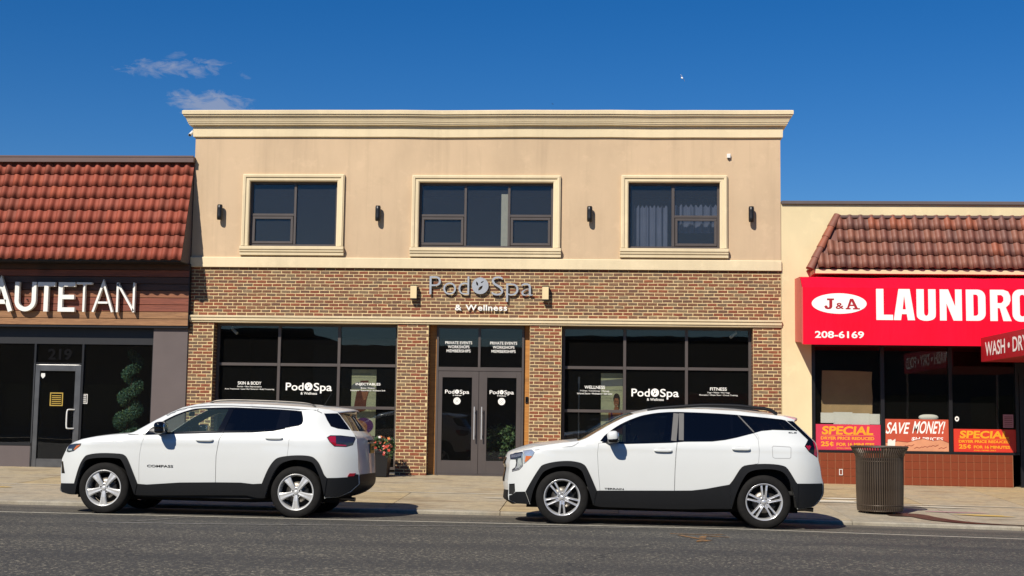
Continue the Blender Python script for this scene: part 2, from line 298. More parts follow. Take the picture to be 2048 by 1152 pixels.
def smooth(pts, n=4, closed=False):
    P = [np.array(p, float) for p in pts]; N = len(P); out = []
    rng = range(N if closed else N-1)
    for i in rng:
        p0 = P[(i-1) % N] if closed or i > 0 else P[i]; p1 = P[i]; p2 = P[(i+1) % N]; p3 = P[(i+2) % N] if closed or i+2 < N else P[(i+1) % N]
        for k in range(n):
            t = k/n; out.append(tuple(0.5*((2*p1)+(-p0+p2)*t+(2*p0-5*p1+4*p2-p3)*t*t+(-p0+3*p1-3*p2+p3)*t**3)))
    if not closed: out.append(tuple(P[-1]))
    return out
def tri2d(outer, holes=(), step=0.06):
    pts = []; edges = []
    def loop(poly):
        q = []
        for a, b in zip(poly, list(poly[1:])+[poly[0]]):
            L = math.hypot(b[0]-a[0], b[1]-a[1]); k = max(1, int(math.ceil(L/step)))
            for i in range(k): q.append((a[0]+(b[0]-a[0])*i/k, a[1]+(b[1]-a[1])*i/k))
        n = len(pts); pts.extend(q); edges.extend((n+i, n+(i+1) % len(q)) for i in range(len(q)))
    loop(outer)
    for h in holes: loop(h)
    B = np.array(pts); x0, z0 = B[:len(B)].min(0); x1, z1 = B.max(0)
    gx, gz = np.meshgrid(np.arange(x0+step/2, x1, step), np.arange(z0+step/2, z1, step)); gx = gx.ravel(); gz = gz.ravel()
    ok = inpoly(gx, gz, outer)
    for h in holes: ok &= ~inpoly(gx, gz, h)
    gx, gz = gx[ok], gz[ok]
    if len(gx):
        d = np.sqrt(((gx[:, None]-B[None, :, 0])**2+(gz[:, None]-B[None, :, 1])**2).min(1)); k = d > step*0.45; gx, gz = gx[k], gz[k]
    V = [Vector(p) for p in pts]+[Vector((a, b)) for a, b in zip(gx, gz)]
    r = delaunay_2d_cdt(V, edges, [], 0, 1e-5); vs = [(v.x, v.y) for v in r[0]]; fs = [tuple(f) for f in r[2]]
    A = np.array(vs); c = np.array([[A[list(f), 0].mean(), A[list(f), 1].mean()] for f in fs])
    ok = inpoly(c[:, 0], c[:, 1], outer)
    for h in holes: ok &= ~inpoly(c[:, 0], c[:, 1], h)
    out = []
    for f, o in zip(fs, ok):
        if not o: continue
        q = A[list(f)]; ar = abs((q[1, 0]-q[0, 0])*(q[2, 1]-q[0, 1])-(q[2, 0]-q[0, 0])*(q[1, 1]-q[0, 1])) if len(f) == 3 else 1
        lg = max(np.linalg.norm(q[i]-q[i-1]) for i in range(len(f)))
        if ar/lg > 4e-4: out.append(f)
    return vs, out
# text, made once at the start while the scene is still small
_TX = {}
def text2d(s, bold=0.0, res=4):
    key = (s, bold)
    if key in _TX: return _TX[key]
    cu = bpy.data.curves.new('t', 'FONT'); cu.body = s; cu.size = 1.0; cu.offset = bold; cu.resolution_u = res; cu.fill_mode = 'FRONT'
    o = bpy.data.objects.new('t', cu); COL.objects.link(o)
    dg = bpy.context.evaluated_depsgraph_get(); me = bpy.data.meshes.new_from_object(o.evaluated_get(dg))
    v = np.array([(p.co.x, p.co.y) for p in me.vertices]) if len(me.vertices) else np.zeros((0, 2)); f = [tuple(p.vertices) for p in me.polygons]
    COL.objects.unlink(o); bpy.data.objects.remove(o); bpy.data.curves.remove(cu); bpy.data.meshes.remove(me)
    _TX[key] = (v, f); return v, f
def text_fit(mb, s, x0, x1, z0, z1, y, depth=0.0, bold=0.0, mi=0, mapf=None, slant=0.0):
    """put the text into the rectangle x0..x1, z0..z1 on the plane y, reading towards +x; depth>0 raises it towards -y"""
    v, f = text2d(s, bold); mn, mx = v.min(0), v.max(0); u = (v-mn)/(mx-mn)
    X = x0+(x1-x0)*u[:, 0]+slant*(u[:, 1]-0.5)*(z1-z0); Z = z0+(z1-z0)*u[:, 1]
    put2d(mb, list(zip(X, Z)), f, y, depth, mi, mapf)
def put2d(mb, vs, fs, y, depth=0.0, mi=0, mapf=None):
    mp = mapf or (lambda x, yy, z: (x, yy, z)); n = len(vs)
    front = [mp(a, y-depth, b) for a, b in vs]; mb.add(front, fs, mi)
    if depth > 0:
        es = {}
        for f in fs:
            for a, b in zip(f, f[1:]+f[:1]):
                k = (min(a, b), max(a, b)); es[k] = None if k in es else (a, b)
        back = [mp(a, y, b) for a, b in vs]
        mb.add(front+back, [(a, b, n+b, n+a) for e in es.values() if e for a, b in [e]], mi)
def stroke_glyph(paths, w):
    """flat bars of width w along poly-lines -> list of (verts, faces)"""
    out = []
    for p in paths:
        P = [np.array(q, float) for q in p]; L = []; Rr = []
        for i, q in enumerate(P):
            d0 = P[i]-P[i-1] if i > 0 else P[1]-P[0]; d1 = P[i+1]-P[i] if i+1 < len(P) else d0
            d0 = d0/np.linalg.norm(d0); d1 = d1/np.linalg.norm(d1); n0 = np.array([-d0[1], d0[0]]); n1 = np.array([-d1[1], d1[0]]); n = n0+n1; n /= np.linalg.norm(n); k = w/2/max(0.3, n.dot(n0))
            L.append(q+n*k); Rr.append(q-n*k)
        m = len(P); out.append(([tuple(a) for a in L+Rr], [(i, i+1, m+i+1, m+i) for i in range(m-1)]))
    return out
def extr_x(mb, prof, x0, x1, mi=0, cap=True):
    """extrude a closed (y,z) profile along x"""
    n = len(prof); v = [(x0, a, b) for a, b in prof]+[(x1, a, b) for a, b in prof]
    mb.add(v, [(i, (i+1) % n, n+(i+1) % n, n+i) for i in range(n)], mi)
    if cap: mb.add(v[:n], [tuple(range(n))], mi); mb.add(v[n:], [tuple(range(n))], mi)
def superell(mb, c, r, e=0.5, nu=20, nv=12, mi=0, rot=None):
    def f(w, m): return math.copysign(abs(w)**m, w)
    vs = []
    for i in range(nv+1):
        ph = -math.pi/2+math.pi*i/nv
        for k in range(nu):
            th = 2*math.pi*k/nu; p = Vector((r[0]*f(math.cos(ph), e)*f(math.cos(th), e), r[1]*f(math.cos(ph), e)*f(math.sin(th), e), r[2]*f(math.sin(ph), e)))
            if rot is not None: p = rot @ p
            vs.append(p+Vector(c))
    fs = [(i*nu+k, i*nu+(k+1) % nu, (i+1)*nu+(k+1) % nu, (i+1)*nu+k) for i in range(nv) for k in range(nu)]
    mb.add(vs, fs, mi, True)
def copy_tree(o, parent=None):
    c = o.copy(); COL.objects.link(c); c.parent = parent
    for ch in list(o.children): copy_tree(ch, c)
    return c

# ================================================================== ground
KERB_Y = -7.446
def gx(X, Y=0.0):
    return -0.0047*(X+4)-0.011*max(0.0, X-2)*min(1.0, max(0.0, -Y/7.4))
_ry = [-60, -38, -33.0, -31.7, -31.65, -26, -20, -14, -9.3, -7.446]; _rz = [-0.1, -0.05, -0.06, -0.08, -0.26, -0.16, -0.11, -0.14, -0.229, -0.265]
def road_z(X, Y): return float(np.interp(Y, _ry[4:], _rz[4:]))+gx(max(-40, min(40, X)), Y)
def walk_z(X, Y): return gx(X, Y)+0.208*min(0.0, Y)/7.446
def ground_z(X, Y): return walk_z(X, Y) if Y > KERB_Y else road_z(X, Y)

mb = MB(); mb.box(-900, 900, -900, 900, -1.6, -0.9); tag(mb.build('ground', ['asphalt']), kind='structure')
def sheet(name, xs, ys, zf, mat):
    me_v = [(x, y, zf(x, y)) for y in ys for x in xs]; nx = len(xs)
    me_f = [(j*nx+i, j*nx+i+1, (j+1)*nx+i+1, (j+1)*nx+i) for j in range(len(ys)-1) for i in range(nx-1)]
    mb = MB(); mb.add(me_v, me_f, 0, True); return mb.build(name, [mat])
xs_ = [-70, -40, -28]+[-22+1.0*i for i in range(41)]+[24, 40, 70]
road = tag(sheet('road', xs_, [-31.65, -29, -26, -23, -20, -17, -14, -12, -10.5, -9.3, -8.4, -7.446], road_z, 'asphalt'), kind='structure')
def ribbon(name, pts, w, mat, dz=0.004, zf=None, parent=None):
    """flat strip along (x,y) points; w a width or list"""
    zf = zf or ground_z; P = [np.array(p, float) for p in pts]; ws = w if isinstance(w, (list, tuple)) else [w]*len(P); v = []
    for i, p in enumerate(P):
        d = P[min(i+1, len(P)-1)]-P[max(0, i-1)]; d /= np.linalg.norm(d); n = np.array([-d[1], d[0]])
        for s in (1, -1): q = p+n*s*ws[i]/2; v.append((q[0], q[1], zf(q[0], q[1])+dz))
    mb = MB(); mb.add(v, [(2*i, 2*i+1, 2*i+3, 2*i+2) for i in range(len(P)-1)], 0); return mb.build(name, [mat], parent)
def line_y(x): return -9.50-0.004*(x+8)-0.018*max(0, x-1)
ribbon('edge_line', [(x*0.5, line_y(x*0.5)) for x in range(-60, 50)], 0.10, 'line_white', parent=road)
ribbon('scuff_line', smooth([(-6.2, -11.3), (-4.4, -11.05), (-2.4, -10.55), (-0.6, -10.05), (0.8, -9.8)], 8), 0.11, 'scuff', 0.005, parent=road)
ribbon('scuff_line', smooth([(-5.4, -9.9), (-5.6, -10.5), (-5.75, -11.0)], 6), 0.05, 'scuff', 0.006, parent=road)
def mark(pts, w): ribbon('utility_marking', smooth(pts, 5), w, 'mark_orange', 0.005, parent=road)
mark([(0.95, -10.85), (1.2, -10.9), (1.62, -10.8)], 0.07); mark([(1.05, -11.1), (1.25, -11.7), (1.35, -11.2), (1.62, -11.3)], 0.08); mark([(1.28, -11.8), (1.2, -12.2), (1.35, -11.9)], 0.07)

swalk = tag(sheet('sidewalk', [-40, -30]+[-22+1.0*i for i in range(41)]+[24, 40], [-7.40, -5.8, -4.33, -2.2, 0.0, 1.0], lambda x, y: walk_z(x, y)-0.03, 'concrete_b'), kind='structure')
rs = random.Random(11)
jx = [-22.3+1.74*i+rs.uniform(-0.03, 0.03) for i in range(23)]
for i in range(len(jx)-1):
    for (y0, y1) in ((-4.325, 0.25), (-7.285, -4.335)):
        sh = 0.0 if y1 > 0 else 0.05
        x0, x1 = jx[i]+0.006+sh, jx[i+1]-0.006+sh; mb = MB(); dz = rs.uniform(-0.004, 0.004); tl = rs.uniform(-0.0012, 0.0012)
        n = 4; top = []
        for yy in (y0, (y0+y1)/2, y1):
            for k in range(n+1):
                xx = x0+(x1-x0)*k/n; top.append((xx, yy, walk_z(xx, yy)+dz+tl*(xx-x0)))
        nn = n+1; mb.add(top, [(j*nn+k, j*nn+k+1, (j+1)*nn+k+1, (j+1)*nn+k) for j in range(2) for k in range(n)])
        ring = list(range(0, nn))+[nn*2-1]+list(range(3*nn-1, 2*nn-1, -1))+[nn]
        bot = [(top[r][0], top[r][1], top[r][2]-0.05) for r in ring]; tv = [top[r] for r in ring]; m = len(ring)
        mb.add(tv+bot, [(a, (a+1) % m, m+(a+1) % m, m+a) for a in range(m)])
        mb.build('slab', [rs.choice(['concrete_a', 'concrete_b', 'concrete_c', 'concrete_a'] if y1 < 0 else ['concrete_a', 'concrete_c', 'concrete_c'])], swalk)
kx = -22.0; k_i = 0; kerbo = None
kroot = thing('kerb', (0, KERB_Y, -0.25), None, None, kind='structure')
while kx < 18:
    L = 2.6+rs.uniform(-0.2, 0.2); mb = MB(); x0, x1 = kx+0.005, kx+L-0.005; dz = rs.uniform(-0.005, 0.005)
    v = []
    for xx in (x0, x1):
        zt = walk_z(xx, KERB_Y)+dz; v += [(xx, KERB_Y-0.012, zt-0.3), (xx, KERB_Y-0.006, zt-0.018), (xx, KERB_Y+0.012, zt), (xx, KERB_Y+0.155, zt+0.004), (xx, KERB_Y+0.155, zt-0.3)]
    mb.add(v, [(0, 5, 6, 1), (1, 6, 7, 2), (2, 7, 8, 3), (3, 8, 9, 4), (0, 1, 2, 3, 4), (5, 9, 8, 7, 6)]); mb.build('kerb_stone', ['kerb_stone'], kroot); kx += L
# small marks on the pavement
def blot(name, cx, cy, rx, ry, mat, seed, parent, dz=0.006, n=26, rot=0.0):
    r_ = random.Random(seed); v = [(cx, cy)]; ph = [r_.uniform(0, 6.28) for _ in range(4)]
    for k in range(n):
        a = 2*math.pi*k/n; q = 1+0.22*math.sin(2*a+ph[0])+0.16*math.sin(3*a+ph[1])+0.12*math.sin(5*a+ph[2])+r_.uniform(-0.06, 0.06)
        x, y = rx*q*math.cos(a), ry*q*math.sin(a); v.append((cx+x*math.cos(rot)-y*math.sin(rot), cy+x*math.sin(rot)+y*math.cos(rot)))
    mb = MB(); mb.add([(x, y, ground_z(x, y)+dz) for x, y in v], [(0, 1+k, 1+(k+1) % n) for k in range(n)]); return mb.build(name, [mat], parent)
ribbon('joint_line', [(x*0.5, -4.36+0.01*math.sin(x)) for x in range(-40, 24)], 0.07, 'chalk_white', 0.006, walk_z, swalk)
mbs = MB(); stp = [(4.95, -6.0), (5.15, -6.15), (5.25, -6.5), (5.5, -6.95), (5.9, -7.2), (6.6, -7.26), (7.6, -7.27), (7.6, -7.30), (6.4, -7.31), (5.6, -7.28), (5.2, -7.12), (4.95, -6.8), (4.85, -6.5), (4.55, -6.45), (4.6, -6.1)]
sv, sf = tri2d(smooth(stp, 3, True), step=0.2); mbs.add([(a, b, walk_z(a, b)+0.0075) for a, b in sv], sf); mbs.build('liquid_stain', ['liquid_stain'], swalk)
for (cx, cy, rx, ry, m_, sd) in ((5.6, -4.75, 0.55, 0.09, 'chalk_white', 3), (5.75, -5.55, 0.42, 0.06, 'chalk_pink', 4), (6.1, -5.95, 0.45, 0.10, 'chalk_yellow', 5), (7.3, -5.9, 0.28, 0.12, 'moss', 6), (7.55, -6.25, 0.16, 0.08, 'moss', 9), (-1.6, -5.2, 0.16, 0.05, 'chalk_white', 12), (-11.0, -5.2, 0.9, 0.22, 'chalk_yellow', 8), (3.9, -4.2, 0.6, 0.2, 'chalk_white', 14), (4.4, -3.6, 0.5, 0.12, 'chalk_white', 15)):
    blot('pavement_mark', cx, cy, rx, ry, m_, sd, swalk, 0.0065+0.0003*sd)

# far side of the street (mirrored in the shop glass)
opp = tag(sheet('far_pavement', [-60, -30, 0, 30, 60], [-38.2, -35, -31.6], lambda x, y: -0.08+gx(max(-40, min(40, x))), 'concrete_b'), kind='structure')

# ================================================================== brick
def brick_mesh(w, h, seed, d=0.010):
    r_ = random.Random(seed); j = lambda a: r_.uniform(-a, a); c = 0.007
    o = [(0, 0), (w, 0), (w, h), (0, h)]; o = [(x+j(0.003), z+j(0.003)) for x, z in o]
    ins = [(c, c), (w-c, c), (w-c, h-c), (c, h-c)]; ins = [(x+j(0.004), z+j(0.003)) for x, z in ins]
    mid = [((o[i][0]+o[(i+1) % 4][0])/2+j(0.002), (o[i][1]+o[(i+1) % 4][1])/2+j(0.0035)) for i in range(4)]
    ring = [p for i in range(4) for p in (o[i], mid[i])]
    front = [(x, -d+0.005+j(0.001), z) for x, z in ring]; fin = [(x, -d+j(0.002), z) for x, z in ins]; back = [(x, 0.0, z) for x, z in ring]
    v = front+fin+back; f = [(8, 9, 10, 11)]
    for i in range(4):
        a, m_, b = 2*i, 2*i+1, (2*i+2) % 8; f += [(a, m_, 8+i), (m_, b, 8+(i+1) % 4), (m_, 8+(i+1) % 4, 8+i)]
    for k in range(8): f.append((k, 12+k, 12+(k+1) % 8, (k+1) % 8))
    return v, f
COURSE = 0.0677
def brick_layout(x0, x1, ztop, n, seed):
    r_ = random.Random(seed); out = []
    for c in range(n):
        z = ztop-COURSE*(c+1)+0.0073; x = x0-(0.1015 if c % 2 else 0.0)-r_.uniform(0, 0.02)
        while x < x1-0.02:
            L = 0.2032+r_.uniform(-0.004, 0.004); a, b = max(x, x0)+0.0068, min(x+L, x1)-0.0068
            if b-a > 0.03: out.append((a, z, b-a, COURSE-0.0145, r_.randrange(10)))
            x += L
    return out
_BM = {}
def brick_shared(w, h, var, mi):
    k = (round(w, 2), var, mi)
    if k not in _BM:
        v, f = brick_mesh(k[0], h, hash(k) & 0xffff); me = bpy.data.meshes.new('brick'); me.from_pydata(v, [], f); me.update(); me.materials.append(M['brick%d' % mi]); _BM[k] = me
    return _BM[k]
def lay_bricks(parent, lay, individual, y=0.012, tone=None):
    if individual:
        for i, (x, z, w, h, m_) in enumerate(lay):
            o = bpy.data.objects.new('brick', brick_shared(w, h, i % 3, m_)); COL.objects.link(o); o.parent = parent; o.location = (x, y, z)
    else:
        mb = MB()
        for i, (x, z, w, h, m_) in enumerate(lay):
            v, f = brick_mesh(w, h, i*7+3); mb.add([(a+x, b+y, c+z) for a, b, c in v], f, m_)
        o = mb.build('bricks', ['brick%d' % k for k in range(10)], parent, recalc=False); o['kind'] = 'stuff'
# ================================================================== spa building
XL, XR = -8.44, 3.794
spa = thing('spa_building', (-2.3, 0, 0), 'two storey tan stucco and brick building with cornice between tiled roofs', 'building')
mb = MB()   # upper stucco wall with the three openings
OPEN = [(-7.235, -5.383, 4.69, 6.056), (-3.661, -0.866, 4.68, 6.043), (0.683, 2.556, 4.69, 6.056)]
def wall_holes(mb, x0, x1, z0, z1, ops, y, depth, mi=0):
    xs = sorted({x0, x1}|{v for o in ops for v in o[:2]}); zs = sorted({z0, z1}|{v for o in ops for v in o[2:]})
    for a, b in zip(xs, xs[1:]):
        for c, d in zip(zs, zs[1:]):
            if any(o[0] <= (a+b)/2 <= o[1] and o[2] <= (c+d)/2 <= o[3] for o in ops): continue
            mb.add([(a, y, c), (b, y, c), (b, y, d), (a, y, d)], [(0, 1, 2, 3)], mi)
    for (a, b, c, d) in ops:
        mb.add([(a, y, c), (b, y, c), (b, y, d), (a, y, d), (a, y+depth, c), (b, y+depth, c), (b, y+depth, d), (a, y+depth, d)], [(0, 1, 5, 4), (1, 2, 6, 5), (2, 3, 7, 6), (3, 0, 4, 7)], mi)
wall_holes(mb, XL, XR, 4.30, 7.40, OPEN, 0.0, 0.22)
mb.add([(XL, 0, -0.4), (XL, 11, -0.4), (XL, 11, 7.4), (XL, 0, 7.4)], [(0, 1, 2, 3)]); mb.add([(XR, 0, 4.3), (XR, 11, 4.3), (XR, 11, 7.4), (XR, 0, 7.4)], [(0, 1, 2, 3)]); mb.add([(XR, .3, -0.4), (XR, 11, -0.4), (XR, 11, 4.3), (XR, .3, 4.3)], [(0, 1, 2, 3)])
mb.add([(XL, 11, -0.4), (XR, 11, -0.4), (XR, 11, 7.4), (XL, 11, 7.4)], [(0, 1, 2, 3)]); mb.add([(XL, 0.02, 7.39), (XR, 0.02, 7.39), (XR, 11, 7.39), (XL, 11, 7.39)], [(0, 1, 2, 3)])
mb.build('stucco_wall', ['stucco'], spa, recalc=False)
def sweep_corner(mb, prof, xl, xr, yb):
    n = len(prof); rows = []
    for (o, z) in prof: rows.append([(xl-o, yb, z), (xl-o, -o, z), (xr+o, -o, z), (xr+o, yb, z)])
    # break the long run into pieces with slight waviness
    r_ = random.Random(5); cuts = [xl+(xr-xl)*k/14 for k in range(15)]; wob = [r_.uniform(-0.006, 0.007) for _ in cuts]
    vs = []; m = 2+len(cuts)
    for (o, z) in prof:
        vs.append((xl-o, yb, z)); 
        for k, c in enumerate(cuts):
            x = xl-o if k == 0 else (xr+o if k == len(cuts)-1 else c); vs.append((x, -o+wob[k]*0.3, z+wob[k]))
        vs.append((xr+o, yb, z))
    mb.add(vs, [(i*m+k, i*m+k+1, (i+1)*m+k+1, (i+1)*m+k) for i in range(n-1) for k in range(m-1)])
mb = MB(); sweep_corner(mb, [(0.0, 6.985), (0.045, 7.0), (0.05, 7.215), (0.05, 7.26)], XL, XR, 0.6); mb.build('frieze', ['cornice_paint'], spa)
mb = MB(); sweep_corner(mb, [(0.0, 7.228), (0.118, 7.236), (0.120, 7.262), (0.136, 7.266), (0.138, 7.294), (0.150, 7.298), (0.156, 7.320), (0.170, 7.355), (0.190, 7.388), (0.197, 7.404), (0.216, 7.408), (0.218, 7.438), (0.240, 7.443), (0.243, 7.514), (0.22, 7.53), (-0.3, 7.56)], XL, XR, 0.8); mb.build('cornice', ['cornice_paint'], spa)
mb = MB(); extr_x(mb, [(0.0, 4.235), (-0.05, 4.240), (-0.05, 4.435), (-0.035, 4.45), (0.0, 4.452)], XL-0.004, XR+0.004); mb.build('belt_course', ['cornice_paint'], spa)
mb = MB(); extr_x(mb, [(0.30, 3.085), (-0.025, 3.085), (-0.03, 3.115), (-0.052, 3.125), (-0.055, 3.18), (-0.075, 3.19), (-0.078, 3.222), (-0.05, 3.229), (0.0, 3.231), (0.30, 3.231)], XL-0.006, XR+0.006); mb.build('stone_band', ['cornice_paint'], spa)
# brick band and piers
mb = MB(); mb.box(XL, XR, 0.008, 0.30, 3.228, 4.242); bb = mb.build('brick_band', ['mortar'], spa)
lay_bricks(bb, brick_layout(XL, XR, 4.243, 15, 21), False)
PIERS = [(XL, -7.915, False), (-4.052, -3.41, True), (-1.315, -0.666, True), (3.228, XR, False)]
for i, (a, b, ind) in enumerate(PIERS):
    mb = MB(); mb.box(a, b, 0.008, 0.34, -0.4, 3.088); p = mb.build('brick_pier', ['mortar'], spa)
    lay = brick_layout(a, b, 3.088, 47, 31+i); lay_bricks(p, lay, ind)
    # return face bricks in the opening reveals
    mbr = MB(); r_ = random.Random(80+i)
    for c in range(47):
        z = 3.088-COURSE*(c+1)+0.0073; h = COURSE-0.0145; cuts = [0.0, 0.095, 0.30] if c % 2 else [0.0, 0.20, 0.30]
        for q0, q1 in zip(cuts, cuts[1:]):
            v, f = brick_mesh(q1-q0-0.011, h, c*5+i*300+int(q0*50), 0.008); mi = r_.randrange(10)
            if i in (0, 1): mbr.add([(b-y, 0.012+q0+x, z+zz) for x, y, zz in v], f, mi)
            if i in (2, 3): mbr.add([(a+y, 0.012+q0+x, z+zz) for x, y, zz in v], f, mi)
    o = mbr.build('return_bricks', ['brick%d' % k for k in range(10)], p); o['kind'] = 'stuff'
# upper windows
def bars(mb, rect, w, y0, y1, mi=0):
    a, b, c, d = rect
    mb.box(a, b, y0, y1, c, c+w, mi); mb.box(a, b, y0, y1, d-w, d, mi); mb.box(a, a+w, y0, y1, c+w, d-w, mi); mb.box(b-w, b, y0, y1, c+w, d-w, mi)
def pane(parent, a, b, c, d, y, mat, name='pane'):
    mb = MB(); mb.box(a, b, y, y+0.006, c, d); return mb.build(name, [mat], parent)
for i, (a, b, c, d) in enumerate(OPEN):
    mb = MB(); y0, y1 = 0.07, 0.13; bars(mb, (a+0.002, b-0.002, c+0.002, d-0.002), 0.045, y0, y1)
    W = b-a; cells = []
    if i == 0: cols = [(a+0.045, a+W*0.50, True), (a+W*0.50+0.05, b-0.045, False)]
    elif i == 1: cols = [(a+0.045, -2.72, True), (-2.67, -1.81, False), (-1.76, b-0.045, True)]
    else: cols = [(a+0.045, 1.575, False), (1.635, b-0.045, True)]
    for k, (u, v, split) in enumerate(cols):
        if k: mb.box(cols[k-1][1], u, y0-0.006, y1, c+0.048, d-0.048)
        if split:
            zs = 5.36; mb.box(u, v, y0-0.003, y1, zs-0.025, zs+0.025); cells += [(u, v, zs+0.025, d-0.047)]
            bars(mb, (u+0.012, v-0.012, c+0.060, zs-0.035), 0.05, y0-0.010, y1-0.004); cells += [(u+0.06, v-0.06, c+0.108, zs-0.083)]
        else: cells += [(u, v, c+0.047, d-0.047)]
    w = mb.build('window', ['bronze'], spa, bev=0.003)
    for q in cells: pane(w, q[0]-0.004, q[1]+0.004, q[2]-0.004, q[3]+0.004, 0.100, 'upper_glass')
    # moulded surround
    prof = [(0.0, 0.0), (0.0, 0.035), (0.022, 0.05), (0.075, 0.05), (0.085, 0.072), (0.125, 0.078), (0.135, 0.062), (0.148, 0.06), (0.148, 0.0)]
    mbt = MB(); vs = []
    for (o, dp) in prof: vs += [(a-o, -dp, c), (a-o, -dp, d+o), (b+o, -dp, d+o), (b+o, -dp, c)]
    mbt.add(vs, [(k*4+q, k*4+q+1, (k+1)*4+q+1, (k+1)*4+q) for k in range(len(prof)-1) for q in range(3)])
    mbt.build('window_trim', ['cornice_paint'], spa)
    mbt = MB(); extr_x(mbt, [(0.06, c-0.004), (-0.085, c-0.010), (-0.112, c-0.02), (-0.112, c-0.075), (-0.095, c-0.085), (-0.09, c-0.125), (-0.07, c-0.14), (-0.066, c-0.195), (0.0, c-0.197)], a-0.168, b+0.168); mbt.build('window_sill', ['cornice_paint'], spa)
mb = MB(); mb.box(-1.955, -1.815, 0.16, 0.19, 4.73, 5.83); sub(mb.build('blind_panel', ['cream_blind']), spa)
def curtain(x0, x1, z0, z1, y):
    mb = MB(); n = 60; v = []
    for k in range(n+1):
        x = x0+(x1-x0)*k/n; yy = y+0.03*math.sin(k*0.48+0.8*math.sin(k*0.13))+0.01*math.sin(k*1.1+1); v += [(x, yy, z0), (x, yy, z1+0.03*math.sin(k*0.9))]
    mb.add(v, [(2*k, 2*k+2, 2*k+3, 2*k+1) for k in range(n)], 0, True); mb.build('curtain', ['curtain'], spa)
curtain(0.80, 1.50, 4.70, 5.60, 0.30); curtain(1.66, 2.53, 5.05, 5.62, 0.30)
# dark rooms behind the glass
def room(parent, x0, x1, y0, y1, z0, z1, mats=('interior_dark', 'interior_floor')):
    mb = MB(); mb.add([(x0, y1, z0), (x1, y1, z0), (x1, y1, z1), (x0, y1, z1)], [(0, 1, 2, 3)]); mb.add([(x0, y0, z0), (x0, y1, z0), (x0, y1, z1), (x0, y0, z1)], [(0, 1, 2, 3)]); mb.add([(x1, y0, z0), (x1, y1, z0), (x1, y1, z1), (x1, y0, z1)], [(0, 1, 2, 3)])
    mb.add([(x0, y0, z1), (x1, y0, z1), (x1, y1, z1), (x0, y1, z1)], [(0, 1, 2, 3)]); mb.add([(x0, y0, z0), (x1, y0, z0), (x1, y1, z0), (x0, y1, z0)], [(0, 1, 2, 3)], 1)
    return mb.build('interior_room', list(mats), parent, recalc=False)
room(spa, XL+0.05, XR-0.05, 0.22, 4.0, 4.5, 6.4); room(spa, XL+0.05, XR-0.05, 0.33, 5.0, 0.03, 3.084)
# shop windows
def logo(mb, x0, x1, zb, zt, y, depth=0.0, bold=0.0, mi=0, small=True, dm=None, bold2=0.02):
    W = x1-x0; H = zt-zb
    v, f = text2d('Pod', bold); text_fit(mb, 'Pod', x0, x0+0.386*W, zb, zt, y, depth, bold, mi)
    # Spa hangs below the base line by its p
    v, f = text2d('Spa', bold); h = v[:, 1].max()-v[:, 1].min(); cap = text2d('S', bold)[0]; ch = cap[:, 1].max()-cap[:, 1].min()
    text_fit(mb, 'Spa', x0+0.604*W, x1, zt+0.01*H-H*1.03*h/ch, zt+0.01*H, y, depth, bold, mi)
    cx, cz, r = x0+0.494*W, (zb+zt)/2+0.02*H, 0.0865*W
    def leaf(x, z, a, L, w): 
        pts = []
        for k in range(7): u = k/6; pts.append((u*L, w*math.sin(math.pi*u**0.8)))
        for k in range(5, 0, -1): u = k/6; pts.append((u*L, -w*0.75*math.sin(math.pi*u)))
        return [(x+p*math.cos(a)-q*math.sin(a), z+p*math.sin(a)+q*math.cos(a)) for p, q in pts]
    holes = [leaf(cx-0.22*r, cz+0.0*r, R(112), 0.62*r, 0.13*r), leaf(cx+0.02*r, cz+0.28*r, R(32), 0.52*r, 0.08*r), leaf(cx-0.22*r, cz-0.58*r, R(50), 0.82*r, 0.19*r)]
    circ = [(cx+r*math.cos(2*math.pi*k/40), cz+r*math.sin(2*math.pi*k/40)) for k in range(40)]
    v, f = tri2d(circ, holes, r*0.5); put2d(mb, v, f, y, depth, mi if dm is None else dm)
    return cx, cz
def shop_window(a, b, mulls, rows, lets):
    mb = MB(); y0, y1 = 0.25, 0.33; zb, zt = 0.08, 3.083; bars(mb, (a+0.012, b-0.012, zb, zt), 0.055, y0, y1)
    xs = [a+0.067]+[m for m in mulls]+[b-0.067]
    for m in mulls: mb.box(m-0.03, m+0.03, y0-0.004, y1, zb+0.055, zt-0.055)
    for k in range(len(xs)-1):
        for r_ in rows: mb.box(xs[k]+(0.03 if k else 0), xs[k+1]-(0.03 if k < len(xs)-2 else 0), y0, y1, r_-0.03, r_+0.03)
    w = mb.build('shop_window', ['bronze'], spa, bev=0.003); zz = [zb+0.055]+[q for r_ in rows for q in (r_-0.03, r_+0.03)]+[zt-0.055]
    for k in range(len(xs)-1):
        for q in range(0, len(zz), 2): pane(w, xs[k]+(0.03 if k else 0)-0.003, xs[k+1]-(0.03 if k < len(xs)-2 else 0)+0.003, zz[q]-0.003, zz[q+1]+0.003, 0.288, 'shop_glass')
    for L in lets:
        mb = MB()
        if L[0] == 'logo':
            logo(mb, L[1], L[2], L[3], L[4], 0.285, 0.0, 0.012); wd = L[2]-L[1]; text_fit(mb, '& Wellness', L[1]+wd*0.326, L[1]+wd*0.68, L[3]-wd*0.085, L[3]-wd*0.03, 0.285, 0, 0.008)
        else:
            _, t1, t2, t3, cx, w1, w2, w3, z = L; text_fit(mb, t1, cx-w1/2, cx+w1/2, z, z+0.066, 0.285, 0, 0.012); text_fit(mb, t2, cx-w2/2, cx+w2/2, z-0.062, z-0.026, 0.285, 0, 0.006); text_fit(mb, t3, cx-w3/2, cx+w3/2, z-0.113, z-0.077, 0.285, 0, 0.006)
        o = mb.build('lettering', ['vinyl_white'], w, recalc=False)
    return w
